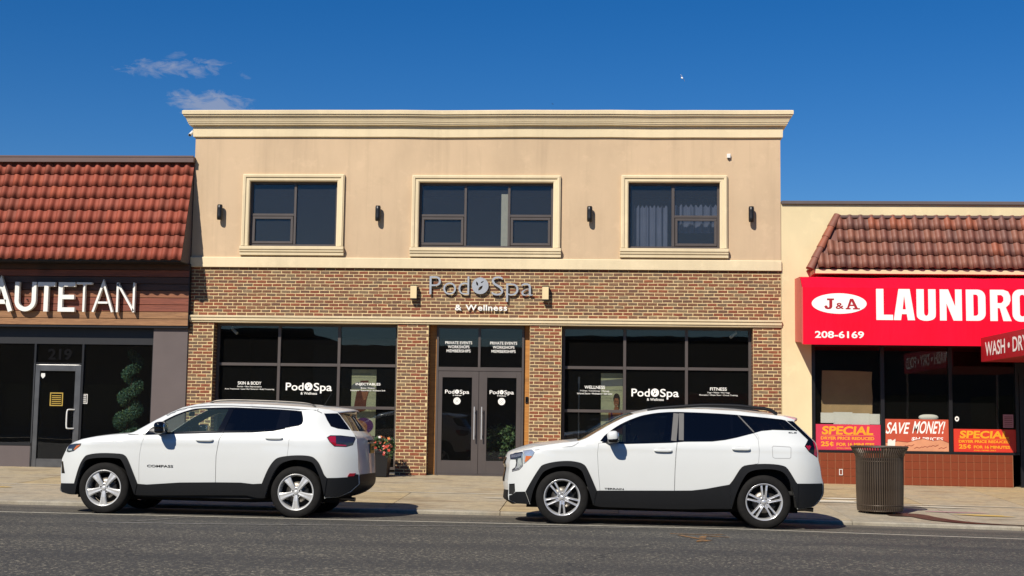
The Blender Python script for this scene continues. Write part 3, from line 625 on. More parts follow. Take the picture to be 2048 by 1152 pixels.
shop_window(-7.915, -4.052, [-6.575, -5.31], [2.226, 1.346, 0.50], [('t', 'SKIN & BODY', 'Facials \u2022 Skin Rejuvenation', 'Acne Treatments \u2022 Laser Hair Removal \u2022 Body Contouring', -7.19, 0.50, 0.52, 1.05, 1.80), ('logo', -6.422, -5.447, 1.69, 1.85), ('t', 'INJECTABLES', 'Botox \u2022 Dysport', 'Restylane \u2022 Resveratrol \u2022 Radiesse Shift', -4.69, 0.52, 0.30, 0.73, 1.80)])
shop_window(-0.666, 3.228, [0.632, 1.898], [2.233, 1.345, 0.50], [('t', 'WELLNESS', 'IV Drips \u2022 Cryotherapy \u2022 Massage', 'Infrared Sauna \u2022 Meditation \u2022 Salt Cave', 0.02, 0.42, 0.60, 0.72, 1.80), ('logo', 0.775, 1.745, 1.655, 1.815), ('t', 'FITNESS', 'Yoga \u2022 Pilates \u2022 Hot Yoga', 'Flowetics \u2022 Water Row \u2022 Circuit Training', 2.55, 0.34, 0.46, 0.78, 1.795)])
# entrance
mb = MB(); mb.box(-3.408, -3.262, 0.255, 0.32, -0.1, 3.084); mb.build('door_jamb', ['jamb_wood'], spa, bev=0.006); mb = MB(); mb.box(-1.438, -1.317, 0.255, 0.32, -0.1, 3.084); jr = mb.build('door_jamb', ['jamb_wood'], spa, bev=0.006)
mb = MB(); mb.box(-1.405, -1.345, 0.230, 0.255, 1.49, 1.62); mb.box(-1.390, -1.360, 0.225, 0.230, 1.515, 1.60, 1); mb.build('intercom', ['black_metal', 'gloss_black'], spa, bev=0.003)
mb = MB(); a, b = -3.260, -1.440; mb.box(a, b, 0.21, 0.29, 3.02, 3.082); mb.box(a, a+0.045, 0.21, 0.29, 0, 3.02); mb.box(b-0.045, b, 0.21, 0.29, 0, 3.02); mb.box(a+0.045, b-0.045, 0.205, 0.29, 2.135, 2.215); mb.box(-2.395, -2.345, 0.207, 0.29, 2.215, 3.02); mb.box(a+0.045, b-0.045, 0.10, 0.30, -0.05, 0.014)
tr = mb.build('transom', ['bronze'], spa, bev=0.003)
pane(tr, a+0.043, -2.393, 2.213, 3.022, 0.245, 'shop_glass'); pane(tr, -2.347, b-0.043, 2.213, 3.022, 0.245, 'shop_glass')
for cx in (-2.806, -1.871):
    mb = MB()
    for t_, w_, z_ in (('PRIVATE EVENTS', 0.56, 2.69), ('WORKSHOPS', 0.45, 2.605), ('MEMBERSHIPS', 0.50, 2.52)): text_fit(mb, t_, cx-w_/2, cx+w_/2, z_, z_+0.060, 0.242, 0, 0.006)
    mb.build('lettering', ['vinyl_white'], tr, recalc=False)
for k, (x0, x1, g0, g1, hx, lx) in enumerate(((-3.213, -2.373, -3.128, -2.512, -2.448, -2.82), (-2.367, -1.487, -2.200, -1.592, -2.295, -1.895))):
    mb = MB(); y0, y1 = 0.215, 0.262; mb.box(x0, g0, y0, y1, 0.016, 2.132); mb.box(g1, x1, y0, y1, 0.016, 2.132); mb.box(g0, g1, y0, y1, 0.016, 0.293); mb.box(g0, g1, y0, y1, 2.0, 2.132)
    d_ = mb.build('door', ['bronze'], spa, bev=0.003); pane(d_, g0-0.003, g1+0.003, 0.29, 2.003, 0.236, 'shop_glass')
    mb = MB(); mb.tube([(hx, 0.135, 0.73), (hx, 0.135, 1.40)], 0.014, 12)
    for z_ in (0.82, 1.31): mb.tube([(hx, 0.135, z_), (hx, 0.216, z_)], 0.009, 8)
    mb.build('handle', ['steel'], d_)
    mb = MB(); logo(mb, lx-0.25, lx+0.25, 1.665, 1.745, 0.233, 0, 0.008); text_fit(mb, '& Wellness', lx-0.09, lx+0.09, 1.62, 1.645, 0.233, 0, 0.008)
    ring = []
    for rr in ((0.074, 0.052), (0.048, 0.022), (0.016, 0.0)):
        n = 32; v = [(lx+q*math.cos(2*math.pi*s/n), 1.515+q*math.sin(2*math.pi*s/n)) for q in rr for s in range(n)]; put2d(mb, v, [(s, (s+1) % n, n+(s+1) % n, n+s) for s in range(n)], 0.233)
    mb.build('lettering', ['vinyl_white'], d_, recalc=False)
# sconces, sensor, camera
mb = MB(); mb.lathe([(0.0, 0.0), (0.050, 0.0), (0.050, 0.02), (0.056, 0.025), (0.056, 0.075), (0.0565, 0.08), (0.056, 0.085), (0.056, 0.235), (0.0565, 0.24), (0.056, 0.245), (0.056, 0.295), (0.050, 0.30), (0.050, 0.318), (0.0, 0.318)], 24, c=(0, -0.10, -0.16))
sc0 = thing('wall_sconce', (0, 0, 0), 'black cylinder up-and-down wall light on the tan stucco', 'wall light', 'black cylinder wall lights')
mb.build('lamp_body', ['black_metal'], sc0); mb = MB(); mb.box(-0.035, 0.035, -0.06, 0.0, -0.07, 0.07); mb.build('wall_bracket', ['black_metal'], sc0, bev=0.006)
for k, (x, z) in enumerate(((-7.843, 5.385), (-4.505, 5.375), (-0.112, 5.382), (3.187, 5.392))):
    o = sc0 if k == 0 else copy_tree(sc0)
    o.location = (x, 0, z)
    o['label'] = ['black cylinder wall light on stucco beside the narrow mansard end, left of the two-light window', 'black cylinder wall light between the two-light window and the wide three-light window', 'black cylinder wall light between the wide three-light window and the curtained window', 'black cylinder wall light below the white sensor, past the curtained window'][k]
bs0 = thing('box_sconce', (0, 0, 0), 'x', 'wall light', 'box lights beside the raised sign')
mb = MB(); mb.box(-0.065, 0.065, -0.135, -0.118, -0.13, 0.13); mb.build('diffuser', ['sconce_cream'], bs0, bev=0.003)
mb = MB(); mb.box(-0.06, 0.06, -0.118, 0.0, -0.135, 0.135); mb.build('lamp_housing', ['black_metal'], bs0, bev=0.004)
for z_ in (0.135, -0.15): mb = MB(); mb.box(-0.068, 0.068, -0.138, -0.02, z_, z_+0.015); mb.build('end_cap', ['black_metal'], bs0)
for k, x in enumerate((-3.722, -1.003)):
    o = bs0 if k == 0 else copy_tree(bs0)
    o.location = (x, -0.004, 3.735); o['label'] = 'cream faced box light on the brick before the P of the raised sign' if k == 0 else 'cream faced box light on the brick after the last letter of the raised sign'
se = thing('motion_sensor', (2.735, 0, 6.58), 'small white sensor box on the stucco high above the curtained window', 'sensor')
mb = MB(); mb.box(2.70, 2.775, -0.055, 0.0, 6.565, 6.655); mb.build('sensor_case', ['white_plastic'], se, bev=0.008); mb = MB(); mb.tube([(2.7375, -0.03, 6.55), (2.7375, -0.03, 6.566)], 0.018, 10); mb.build('sensor_lens', ['gloss_black'], se)
sc_ = thing('security_camera', (-8.50, 0.05, 7.1), 'small white bullet camera under the cornice corner above the red tiled roof', 'camera')
mb = MB(); mb.tube([(-8.53, 0.16, 7.17), (-8.55, -0.07, 7.03)], 0.035, 12); mb.build('camera_body', ['white_plastic'], sc_); mb = MB(); mb.tube([(-8.44, 0.05, 7.12), (-8.535, 0.05, 7.11)], 0.015, 8); mb.build('camera_arm', ['white_plastic'], sc_); mb = MB(); mb.tube([(-8.5497, -0.066, 7.0325), (-8.551, -0.08, 7.024)], 0.026, 12); mb.build('camera_lens', ['gloss_black'], sc_)
# raised sign
sg = thing('raised_letter_sign', (-2.33, -0.02, 3.37), 'silver raised letter sign with round leaf emblem fixed to the brick band', 'sign')
def letter_parts(root, s, x0, x1, zb, zt, y, depth, bold, mats, gap=0.10, name='letter'):
    """each character a part of its own, set side by side between x0 and x1; zb is the base line, zt the cap height"""
    ref = text2d('H', bold)[0]; b0 = ref[:, 1].min(); cap = ref[:, 1].max()-b0; items = []; cur = 0
    for ch in s:
        if ch == ' ': cur += 0.28; continue
        v, f = text2d(ch, bold); mn, mx = v.min(0), v.max(0); items.append((v, f, cur-mn[0])); cur += mx[0]-mn[0]+gap
    cur -= gap; k = (x1-x0)/cur; kz = (zt-zb)/cap
    for v, f, off in items:
        mb = MB(); put2d(mb, [(x0+(a+off)*k, zb+(b-b0)*kz) for a, b in v], f, y, depth, 0); mb.build(name, mats, root)
SPX = lambda u: -3.41+(u-145)/7.877*0.010335
letter_parts(sg, 'Pod', SPX(150), SPX(778), 3.70, 4.075, -0.030, 0.030, -0.013, ['letter_silver'], 0.085)
letter_parts(sg, 'Spa', SPX(1132), SPX(1785), 3.69, 4.075, -0.030, 0.030, -0.013, ['letter_silver'], 0.085)
letter_parts(sg, '& Wellness', SPX(558), SPX(1380), 3.372, 3.492, -0.025, 0.025, 0.02, ['letter_white'], 0.10)
def leafpoly(x, z, a, L, w):
    pts = [(k/8*L, w*math.sin(math.pi*(k/8)**0.8)) for k in range(9)]+[(k/8*L, -w*0.75*math.sin(math.pi*k/8)) for k in range(7, 0, -1)]
    return [(x+p*math.cos(a)-q*math.sin(a), z+p*math.sin(a)+q*math.cos(a)) for p, q in pts]
cx, cz, r = SPX(952), 3.882, 0.172
mb = MB(); v, f = tri2d([(cx+r*math.cos(2*math.pi*k/48), cz+r*math.sin(2*math.pi*k/48)) for k in range(48)], [leafpoly(cx-0.25*r, cz-0.02*r, R(112), 0.62*r, 0.13*r), leafpoly(cx+0.05*r, cz+0.30*r, R(36), 0.5*r, 0.08*r), leafpoly(cx-0.2*r, cz-0.58*r, R(50), 0.8*r, 0.19*r)], 0.08)
put2d(mb, v, f, -0.035, 0.035); mb.build('leaf_emblem', ['letter_silver'], sg)
# posters behind the glass
def flat(mb, pts, y, mi): v, f = tri2d(pts, step=0.3); put2d(mb, v, f, y, 0, mi)
def ell(cx, cz, rx, rz, n=24, a=0): return [(cx+rx*math.cos(2*math.pi*k/n)*math.cos(a)-rz*math.sin(2*math.pi*k/n)*math.sin(a), cz+rx*math.cos(2*math.pi*k/n)*math.sin(a)+rz*math.sin(2*math.pi*k/n)*math.cos(a)) for k in range(n)]
def poster_panel(name, base, label, x0, x1, z0, z1, y, mat, shapes):
    t_ = thing(name, base, label, 'poster'); mb = MB(); mb.box(x0, x1, y, y+0.02, z0, z1); mb.build('board', [mat], t_, bev=0.002)
    mats = []; mb = MB(); k = 0
    for m_, pts in shapes:
        if m_ not in mats: mats.append(m_)
        k += 1; flat(mb, pts, y-0.0010-0.0004*k, mats.index(m_))
    mb.build('print', mats, t_, recalc=False); return t_
def skew(x0, z0, w, h, pts): return [(x0+u*w, z0+v*h) for u, v in pts]
x0, x1, z0, z1 = -5.06, -4.54, 0.45, 2.15; P = lambda pts: skew(x0, z0, x1-x0, z1-z0, pts)
pp = poster_panel('standing_poster', ((x0+x1)/2, 0.45, 0.05), 'cream poster with brown photograph and purple bands behind the injectables lettering', x0, x1, z0, z1, 0.42, 'poster_cream', [
    ('print_grey', P([(0.02, 0.90), (0.98, 0.90), (0.98, 0.895), (0.02, 0.895)])), ('print_brown', P([(0.35, 0.86), (0.68, 0.865), (0.70, 0.83), (0.36, 0.83)])), ('poster_grey', P([(0.0, 0.80), (0.2, 0.845), (0.5, 0.835), (0.78, 0.80), (0.98, 0.78), (0.98, 0.76), (0.0, 0.76)])),
    ('print_brown', P([(0.22, 0.74), (0.72, 0.74), (0.62, 0.62), (0.60, 0.50), (0.05, 0.44), (0.12, 0.55), (0.18, 0.66)])), ('print_skin', P([(0.40, 0.73), (0.68, 0.73), (0.60, 0.63), (0.50, 0.62)])), ('print_purple', P(ell(0.52, 0.31, 0.40, 0.10, 24))), ('print_skin', P(ell(0.38, 0.29, 0.30, 0.085, 24))), ('print_brown', P(ell(0.30, 0.27, 0.2, 0.05, 20))), ('poster_grey', P([(0, 0.19), (0.5, 0.20), (1, 0.185), (1, 0.09), (0, 0.09)])), ('print_purple', P([(0.0, 0.09), (1, 0.09), (1, 0.0), (0.0, 0.0)]))])
mb = MB(); text_fit(mb, 'INJE', x0+0.37, x0+0.51, 1.28, 1.33, 0.414); text_fit(mb, 'injectab X', x0+0.06, x0+0.40, 2.03, 2.075, 0.414); mb.build('lettering', ['print_grey'], pp, recalc=False)
mb = MB(); mb.box(x0+0.05, x0+0.09, 0.44, 0.46, 0.04, 0.45); mb.box(x1-0.09, x1-0.05, 0.44, 0.46, 0.04, 0.45); mb.box(x0+0.0, x1-0.0, 0.36, 0.56, 0.032, 0.05); mb.build('poster_stand', ['black_metal'], pp)
x0, x1, z0, z1 = 0.15, 0.60, 0.60, 2.13; P2 = lambda pts: skew(x0, z0, x1-x0, z1-z0, pts)
pp = poster_panel('standing_poster', ((x0+x1)/2, 0.45, 0.05), 'cream poster of a woman in a purple sports top behind the wellness lettering', x0, x1, z0, z1, 0.42, 'poster_cream', [
    ('poster_grey', P2([(0, 0.90), (1, 0.93), (1, 0.83), (0, 0.82)])), ('print_hair', P2(ell(0.72, 0.655, 0.155, 0.075))), ('print_hair', P2([(0.80, 0.66), (0.88, 0.62), (0.86, 0.52), (0.80, 0.50), (0.79, 0.58)])), ('print_skin', P2([(0.62, 0.55), (0.80, 0.55), (0.82, 0.51), (1.0, 0.475), (1.0, 0.18), (0.36, 0.18), (0.34, 0.46), (0.60, 0.51)])), ('print_skin', P2(ell(0.70, 0.615, 0.115, 0.068))), ('print_hair', P2([(0.57, 0.63), (0.62, 0.70), (0.75, 0.715), (0.85, 0.68), (0.84, 0.64), (0.78, 0.665), (0.66, 0.665)])),
    ('paper', P2([(0.655, 0.585), (0.70, 0.575), (0.745, 0.585), (0.70, 0.58)])), ('print_hair', P2(ell(0.655, 0.622, 0.02, 0.006, 10))), ('print_hair', P2(ell(0.745, 0.622, 0.02, 0.006, 10))),
    ('print_purple', P2([(0.46, 0.49), (0.50, 0.49), (0.56, 0.42), (0.72, 0.40), (0.88, 0.42), (0.93, 0.48), (0.97, 0.47), (0.97, 0.26), (0.44, 0.26)]))])
mb = MB(); text_fit(mb, 'your ideal be', x0+0.10, x0+0.43, 1.755, 1.80, 0.413); mb.build('lettering', ['print_grey'], pp, recalc=False)
mb = MB(); mb.box(x0+0.04, x0+0.08, 0.44, 0.46, 0.04, 0.6); mb.box(x1-0.08, x1-0.04, 0.44, 0.46, 0.04, 0.6); mb.box(x0, x1, 0.36, 0.56, 0.032, 0.05); mb.build('poster_stand', ['black_metal'], pp)
# pale strip light stand seen behind the glass
st_ = thing('floor_lamp', (-0.31, 0.8, 0.04), 'thin pale floor lamp post standing behind the wellness window', 'lamp')
mb = MB(); mb.tube([(-0.31, 0.8, 0.05), (-0.31, 0.8, 1.92)], 0.014, 8); mb.build('lamp_post', ['steel'], st_); mb = MB(); mb.lathe([(0, 0.0), (0.13, 0.0), (0.13, 0.015), (0.02, 0.03), (0, 0.03)], 20, c=(-0.31, 0.8, 0.032)); mb.build('lamp_base', ['black_metal'], st_); mb = MB(); mb.tube([(-0.31, 0.8, 1.92), (-0.31, 0.8, 2.06)], 0.022, 10); mb.build('lamp_head', ['led_white'], st_)

for (x, z, dx, lab) in ((-7.58, 2.93, -1, 'small white camera hung inside the glass above the skin and body lettering'), (2.86, 2.95, 1, 'small white camera hung inside the glass above the fitness lettering')):
    ic = thing('indoor_camera', (x, 0.45, z), lab, 'camera')
    mb = MB(); mb.tube([(x+0.07*dx, 0.50, z+0.05), (x-0.05*dx, 0.42, z-0.05)], 0.032, 12); mb.build('camera_body', ['white_plastic'], ic); mb = MB(); mb.tube([(x+0.07*dx, 0.50, z+0.05), (x+0.07*dx, 0.50, 3.08)], 0.012, 8); mb.build('camera_arm', ['white_plastic'], ic)

# ================================================================== tanning shop on the left
def tile_mesh(w, L, mat, amp=0.050, flip=False):
    nu = 12; v = []; f = []
    prof = []
    for k in range(nu+1):
        u = k/nu; n_ = amp*math.sin(math.pi*min(1, u/0.64))**0.85 if u < 0.64 else -0.006*math.sin(math.pi*(u-0.64)/0.36)
        prof.append((u*w, n_))
    for (y, lift) in ((0.0, 0.020), (L*0.5, 0.011), (L, 0.002)):
        v += [(u, y, n_+lift) for u, n_ in prof]
    m = nu+1; f += [(j*m+k, j*m+k+1, (j+1)*m+k+1, (j+1)*m+k) for j in range(2) for k in range(nu)]
    b = len(v); v += [(u, 0.004, n_+0.020-0.014) for u, n_ in prof]; f += [(k, b+k, b+k+1, k+1) for k in range(nu)]
    b2 = len(v); v += [(0, 0, prof[0][1]+0.020), (0, L, prof[0][1]+0.002), (0, L, -0.02), (0, 0, -0.0)]; f.append((b2, b2+1, b2+2, b2+3))
    b2 = len(v); v += [(w, 0, prof[-1][1]+0.020), (w, L, prof[-1][1]+0.002), (w, L, -0.02), (w, 0, -0.0)]; f.append((b2, b2+1, b2+2, b2+3))
    me = bpy.data.meshes.new('roof_tile'); me.from_pydata(v, [], f); me.update(); me.materials.append(M[mat])
    me.polygons.foreach_set('use_smooth', [True]*(2*nu)+[False]*(len(f)-2*nu)); return me
def lay_tiles(parent, xr, pitch, ncol, ytop, ztop, yeave, zeave, rows, mats, seed, xmin=None):
    r_ = random.Random(seed); L = math.hypot(yeave-ytop, ztop-zeave); th = math.atan2(ztop-zeave, ytop-yeave); ex = L/rows
    ms = [tile_mesh(pitch, ex+0.045, m_) for m_ in mats]; pb = ROOTBASE.get(parent.name, (0, 0, 0))
    for r in range(rows):
        s = r*ex; y = yeave+math.cos(th)*s; z = zeave+math.sin(th)*s
        for c in range(ncol):
            x = xr-pitch*(c+1)
            if xmin is not None and x < xmin(z): continue
            o = bpy.data.objects.new('roof_tile', ms[r_.choices(range(len(ms)), [4, 3, 3, 1.2, 1.5, 2])[0]]); COL.objects.link(o); o.parent = parent
            o.location = (x-pb[0], y-pb[1]+r_.uniform(-0.002, 0.002), z-pb[2]); o.rotation_euler = (th+r_.uniform(-0.006, 0.006), 0, 0)
TX = -8.455
shop = thing('tanning_shop', (-12.2, 0, 0), 'shop with steep orange clay tile mansard, cedar sign board and dark glass front', 'building')
mb = MB(); mb.box(-17.5, TX, 0.35, 9, 2.95, 6.40); mb.box(-17.5, TX, 0.10, 0.35, 2.95, 4.4); mb.build('upper_wall', ['pilaster_grey'], shop)
mb = MB(); mb.box(-17.5, -8.428, -0.14, 0.6, 6.435, 6.56); mb.box(-17.5, -8.428, -0.15, -0.13, 6.54, 6.575); mb.build('roof_fascia', ['fascia_brown'], shop, bev=0.004)
mb = MB(); mb.add([(-17.5, 0.0, 6.43), (TX, 0.0, 6.43), (TX, -0.70, 4.29), (-17.5, -0.70, 4.29), (-17.5, 0.34, 6.43), (TX, 0.34, 6.43), (TX, 0.34, 4.28), (-17.5, 0.34, 4.28)], [(0, 1, 2, 3), (0, 4, 5, 1), (1, 5, 6, 2), (2, 6, 7, 3), (3, 7, 4, 0), (4, 7, 6, 5)]); rf = mb.build('mansard_roof', ['pilaster_grey'], shop)
lay_tiles(rf, TX+0.015, 0.2135, 22, 0.0-0.012, 6.43, -0.70-0.012, 4.29, 8, ['tile%d' % k for k in range(6)], 3)
# soffit under the eave
mb = MB(); mb.box(-17.5, TX, -0.68, 0.09, 4.270, 4.286); mb.build('soffit', ['header_black'], shop)
r_ = random.Random(4)
for k in range(9):
    z0 = 2.992+0.146*k; mb = MB(); mb.box(-17.5, -8.428, -0.12-r_.uniform(0, 0.006), 0.095, z0, z0+0.136); mb.build('cedar_board', [['cedar_c', 'cedar_c', 'cedar_b', 'cedar_b', 'cedar_a', 'cedar_d', 'cedar_d', 'cedar_b', 'cedar_d'][k]], shop, bev=0.003)
mb = MB(); mb.box(-17.5, -8.426, -0.10, 0.10, 2.945, 2.992); mb.box(-8.428, -8.4205, -0.13, 0.10, 2.945, 4.28); mb.build('board_trim', ['black_metal'], shop)
mb = MB(); mb.box(-9.172, -8.446, -0.03, 0.34, -0.3, 2.945); mb.build('pilaster', ['pilaster_grey'], shop, bev=0.004)
mb = MB(); mb.box(-17.5, -9.172, 0.10, 0.30, 2.60, 2.945); mb.build('shop_header', ['header_black'], shop)
mb = MB(); mb.box(-17.5, -11.72, 0.04, 0.22, -0.2, 0.47); mb.box(-10.70, -9.172, 0.04, 0.22, -0.2, 0.47); mb.build('bulkhead', ['pilaster_grey'], shop, bev=0.004)
mb = MB(); mb.box(-17.5, -11.72, 0.03, 0.18, 0.47, 0.53); mb.box(-10.70, -9.172, 0.03, 0.18, 0.47, 0.53); mb.box(-13.4, -13.34, 0.08, 0.16, 0.53, 2.60); mb.box(-9.22, -9.172, 0.08, 0.16, 0.53, 2.60); mb.box(-11.745, -11.70, 0.08, 0.17, 0.53, 2.60); mb.box(-10.72, -10.675, 0.08, 0.17, 0.53, 2.60); mb.box(-11.70, -10.72, 0.08, 0.17, 2.165, 2.20)
fr = mb.build('shop_window', ['black_metal'], shop, bev=0.003)
pane(fr, -13.34, -11.745, 0.53, 2.60, 0.12, 'shop_glass'); pane(fr, -10.675, -9.22, 0.53, 2.60, 0.12, 'shop_glass'); pane(fr, -17.5, -13.4, 0.53, 2.60, 0.12, 'shop_glass'); pane(fr, -11.70, -10.72, 2.20, 2.60, 0.12, 'shop_glass')
mb = MB(); text_fit(mb, '219', -11.46, -10.95, 2.26, 2.50, 0.115, 0, 0.03); mb.build('house_number', ['decal_black'], fr, recalc=False)
mb = MB(); bars(mb, (-10.735, -10.575, 1.355, 1.555), 0.010, 0.113, 0.117)
for k in range(4): mb.box(-10.71, -10.60, 0.113, 0.117, 1.385+0.042*k, 1.400+0.042*k)
mb.build('hours_sticker', ['vinyl_white'], fr)
mb = MB(); x0, x1 = -11.70, -10.72; y0, y1 = 0.07, 0.135; mb.box(x0, x0+0.10, y0, y1, 0.03, 2.16); mb.box(x1-0.12, x1, y0, y1, 0.03, 2.16); mb.box(x0+0.10, x1-0.12, y0, y1, 2.03, 2.16); mb.box(x0+0.10, x1-0.12, y0, y1, 0.03, 0.20)
mb.box(x0-0.02, x0-0.004, y0-0.02, y1, 0.02, 2.185); 
dr = mb.build('door', ['alu_frame'], shop, bev=0.004); pane(dr, x0+0.095, x1-0.115, 0.195, 2.035, 0.10, 'shop_glass')
mb = MB(); hx = -10.885; mb.tube(smooth([(hx+0.06, 0.07, 1.225), (hx-0.03, -0.02, 1.225), (hx-0.055, -0.03, 1.19), (hx-0.06, -0.03, 1.03), (hx-0.055, -0.03, 0.87), (hx-0.03, -0.02, 0.835), (hx+0.06, 0.07, 0.835)], 5), 0.016, 10); mb.build('handle', ['white_plastic'], dr)
mb = MB(); bars(mb, (-11.37, -11.09, 1.30, 1.58), 0.022, 0.092, 0.096)
for k in range(5): mb.box(-11.33, -11.13, 0.093, 0.096, 1.345+0.04*k, 1.362+0.04*k)
mb.build('door_sticker', ['print_gold'], dr)
mb = MB(); flat(mb, [(-11.58, 1.98), (-11.50, 1.98), (-11.495, 1.92), (-11.54, 1.87), (-11.585, 1.92)], 0.094, 0); mb.build('shield_sticker', ['white_plastic'], dr, recalc=False)
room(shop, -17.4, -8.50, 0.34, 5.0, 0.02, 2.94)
mb = MB(); mb.box(-17.5, TX-0.002, 0.345, 9, -0.3, 0.015); mb.box(-17.5, -17.4, 0.345, 9, 0.015, 2.95); mb.build('floor_slab', ['interior_floor'], shop)
hs = thing('channel_letter_sign', (-11, -0.2, 3.26), 'white upright letters A U T E T A N standing off the cedar boards', 'sign')
def arcp(cx, cz, rx, rz, a0, a1, n=12): return [(cx+rx*math.cos(R(a0+(a1-a0)*k/n)), cz+rz*math.sin(R(a0+(a1-a0)*k/n))) for k in range(n+1)]
def glyph(ch, x0, x1, z0, z1, w):
    h = w/2; a, b, c, d = x0+h, x1-h, z0, z1; m = (x0+x1)/2
    return {'A': [[(x0+h*1.1, c), (m, d), (x1-h*1.1, c)], [(x0+(x1-x0)*0.27, c+(d-c)*0.32), (x1-(x1-x0)*0.27, c+(d-c)*0.32)]],
            'U': [[(a, d), (a, c+(b-a)/2+h)]+arcp((a+b)/2, c+(b-a)/2+h, (b-a)/2, (b-a)/2, 180, 360)[1:]+[(b, d)]],
            'T': [[(x0, d-h), (x1, d-h)], [(m, d-w), (m, c)]], 'E': [[(a, c), (a, d)], [(a+h, d-h), (x1, d-h)], [(a+h, (c+d)/2), (x1-w*0.2, (c+d)/2)], [(a+h, c+h), (x1, c+h)]],
            'N': [[(a, c), (a, d)], [(a, d-h), (b, c+h)], [(b, c), (b, d)]]}[ch]
for ch, x0, x1, w in (('A', -12.66, -12.12, 0.09), ('U', -12.085, -11.63, 0.09), ('T', -11.60, -11.23, 0.09), ('E', -11.155, -10.80, 0.09), ('T', -10.775, -10.445, 0.043), ('A', -10.435, -9.975, 0.043), ('N', -9.92, -9.53, 0.043)):
    mb = MB()
    for q, (v, f) in enumerate(stroke_glyph(glyph(ch, x0, x1, 3.255, 3.87, w), w)): put2d(mb, v, f, -0.16+0.001*q, 0.09+0.001*q, 0)
    mb.build('letter', ['letter_white'], hs)
for x in (-12.4, -11.86, -11.41, -11.09, -10.61, -10.2, -9.88, -9.56): mb = MB(); mb.box(x-0.012, x+0.012, -0.161, -0.118, 3.5, 3.52); mb.build('stand_off_pin', ['black_metal'], hs)
# spiral topiary inside the shop
def leaves(mb, blobs, n, size, seed, mi=0, shell=0.55):
    r_ = random.Random(seed); tot = sum(b[3] for b in blobs)
    for b in blobs:
        for _ in range(max(1, int(n*b[3]/tot))):
            d = Vector((r_.gauss(0, 1), r_.gauss(0, 1), r_.gauss(0, 1))).normalized(); rr = b[3]*(shell+(1.08-shell)*r_.random()**0.6)
            p = Vector(b[:3])+d*rr; a = Vector((r_.gauss(0, 1), r_.gauss(0, 1), r_.gauss(0, 1))).cross(d).normalized(); up = (d*0.6+a*0.8).normalized(); sd = up.cross(d+Vector((0.01, 0.02, 0.03))).normalized(); s = size*r_.uniform(0.6, 1.3)
            mb.add([p-sd*s*0.35, p+up*s*0.5-sd*s*0.1+d*s*0.15, p+up*s, p+sd*s*0.35], [(0, 1, 2, 3)], mi if isinstance(mi, int) else r_.choice(mi))
tp = thing('spiral_topiary', (-9.86, 0.62, 0.03), 'clipped spiral topiary in a pot behind the dark shop glass', 'plant')
mb = MB(); bl = []
for k in range(110):
    t_ = k/109; z = 0.42+2.02*t_; a = 2*math.pi*4.1*t_+2.2; rad = 0.20*(1-0.50*t_); bl.append((-9.90+0.13*t_+rad*math.cos(a), 0.62+rad*math.sin(a)*0.8, z, 0.165*(1-0.42*t_)))
leaves(mb, bl, 12000, 0.034, 9, (0, 0, 0, 1), 0.55); mb.build('foliage', ['leaf_teal', 'leaf_mid'], tp, recalc=False)
mb = MB(); mb.tube([(-9.90, 0.62, 0.3), (-9.86, 0.62, 1.2), (-9.78, 0.62, 2.3)], [0.03, 0.025, 0.012], 8); mb.build('trunk', ['soil'], tp)
mb = MB(); mb.lathe([(0, 0.0), (0.15, 0.0), (0.20, 0.34), (0.215, 0.34), (0.215, 0.37), (0.18, 0.37), (0.17, 0.33), (0, 0.33)], 24, c=(-9.90, 0.62, 0.022)); mb.build('pot', ['terracotta'], tp)

# ================================================================== laundromat on the right
lx0, lx1 = 3.802, 13.0
ln = thing('laundromat', (6.5, 0, 0), 'cream laundromat with brown tiled mansard above red awning and tiled bulkhead', 'building')
mb = MB(); wall_holes(mb, lx0, lx1, -0.5, 5.62, [(4.395, 11.5, -0.5, 2.85)], 0.0, 0.30)
mb.add([(lx0, 0, -0.5), (lx0, 9, -0.5), (lx0, 9, 5.62), (lx0, 0, 5.62)], [(0, 1, 2, 3)]); mb.add([(lx1, 0, -0.5), (lx1, 9, -0.5), (lx1, 9, 5.62), (lx1, 0, 5.62)], [(0, 1, 2, 3)]); mb.add([(lx0, 9, -0.5), (lx1, 9, -0.5), (lx1, 9, 5.62), (lx0, 9, 5.62)], [(0, 1, 2, 3)]); mb.add([(lx0, 0, 5.62), (lx1, 0, 5.62), (lx1, 9, 5.62), (lx0, 9, 5.62)], [(0, 1, 2, 3)])
mb.build('wall', ['laundry_wall'], ln, recalc=False)
mb = MB(); mb.box(lx0+0.004, lx1, -0.05, 0.25, 5.615, 5.685); mb.build('coping', ['pilaster_grey'], ln, bev=0.006)
mb = MB(); YE, ZE, YT, ZT = -0.55, 4.24, -0.03, 5.34; XT, XE = 4.93, 4.30
mb.add([(XT, YT, ZT), (lx1, YT, ZT), (lx1, YE, ZE), (XE, YE, ZE), (XE, -0.003, ZE), (XT, -0.003, ZT), (lx1, -0.003, ZT), (lx1, -0.003, ZE)], [(0, 1, 2, 3), (0, 3, 4, 5), (3, 2, 7, 4), (0, 5, 6, 1), (1, 6, 7, 2)]); lr = mb.build('mansard_roof', ['ltile2'], ln)
lay_tiles(lr, 12.9, 0.2165, 40, YT-0.012, ZT, YE-0.012, ZE, 4, ['ltile%d' % k for k in range(6)], 8, xmin=lambda z: XE+0.02+(XT-XE)*(z+0.12-ZE)/(ZT-ZE))
a_, b_ = Vector((XE-0.01, YE-0.02, ZE-0.01)), Vector((XT-0.02, YT-0.03, ZT+0.02))
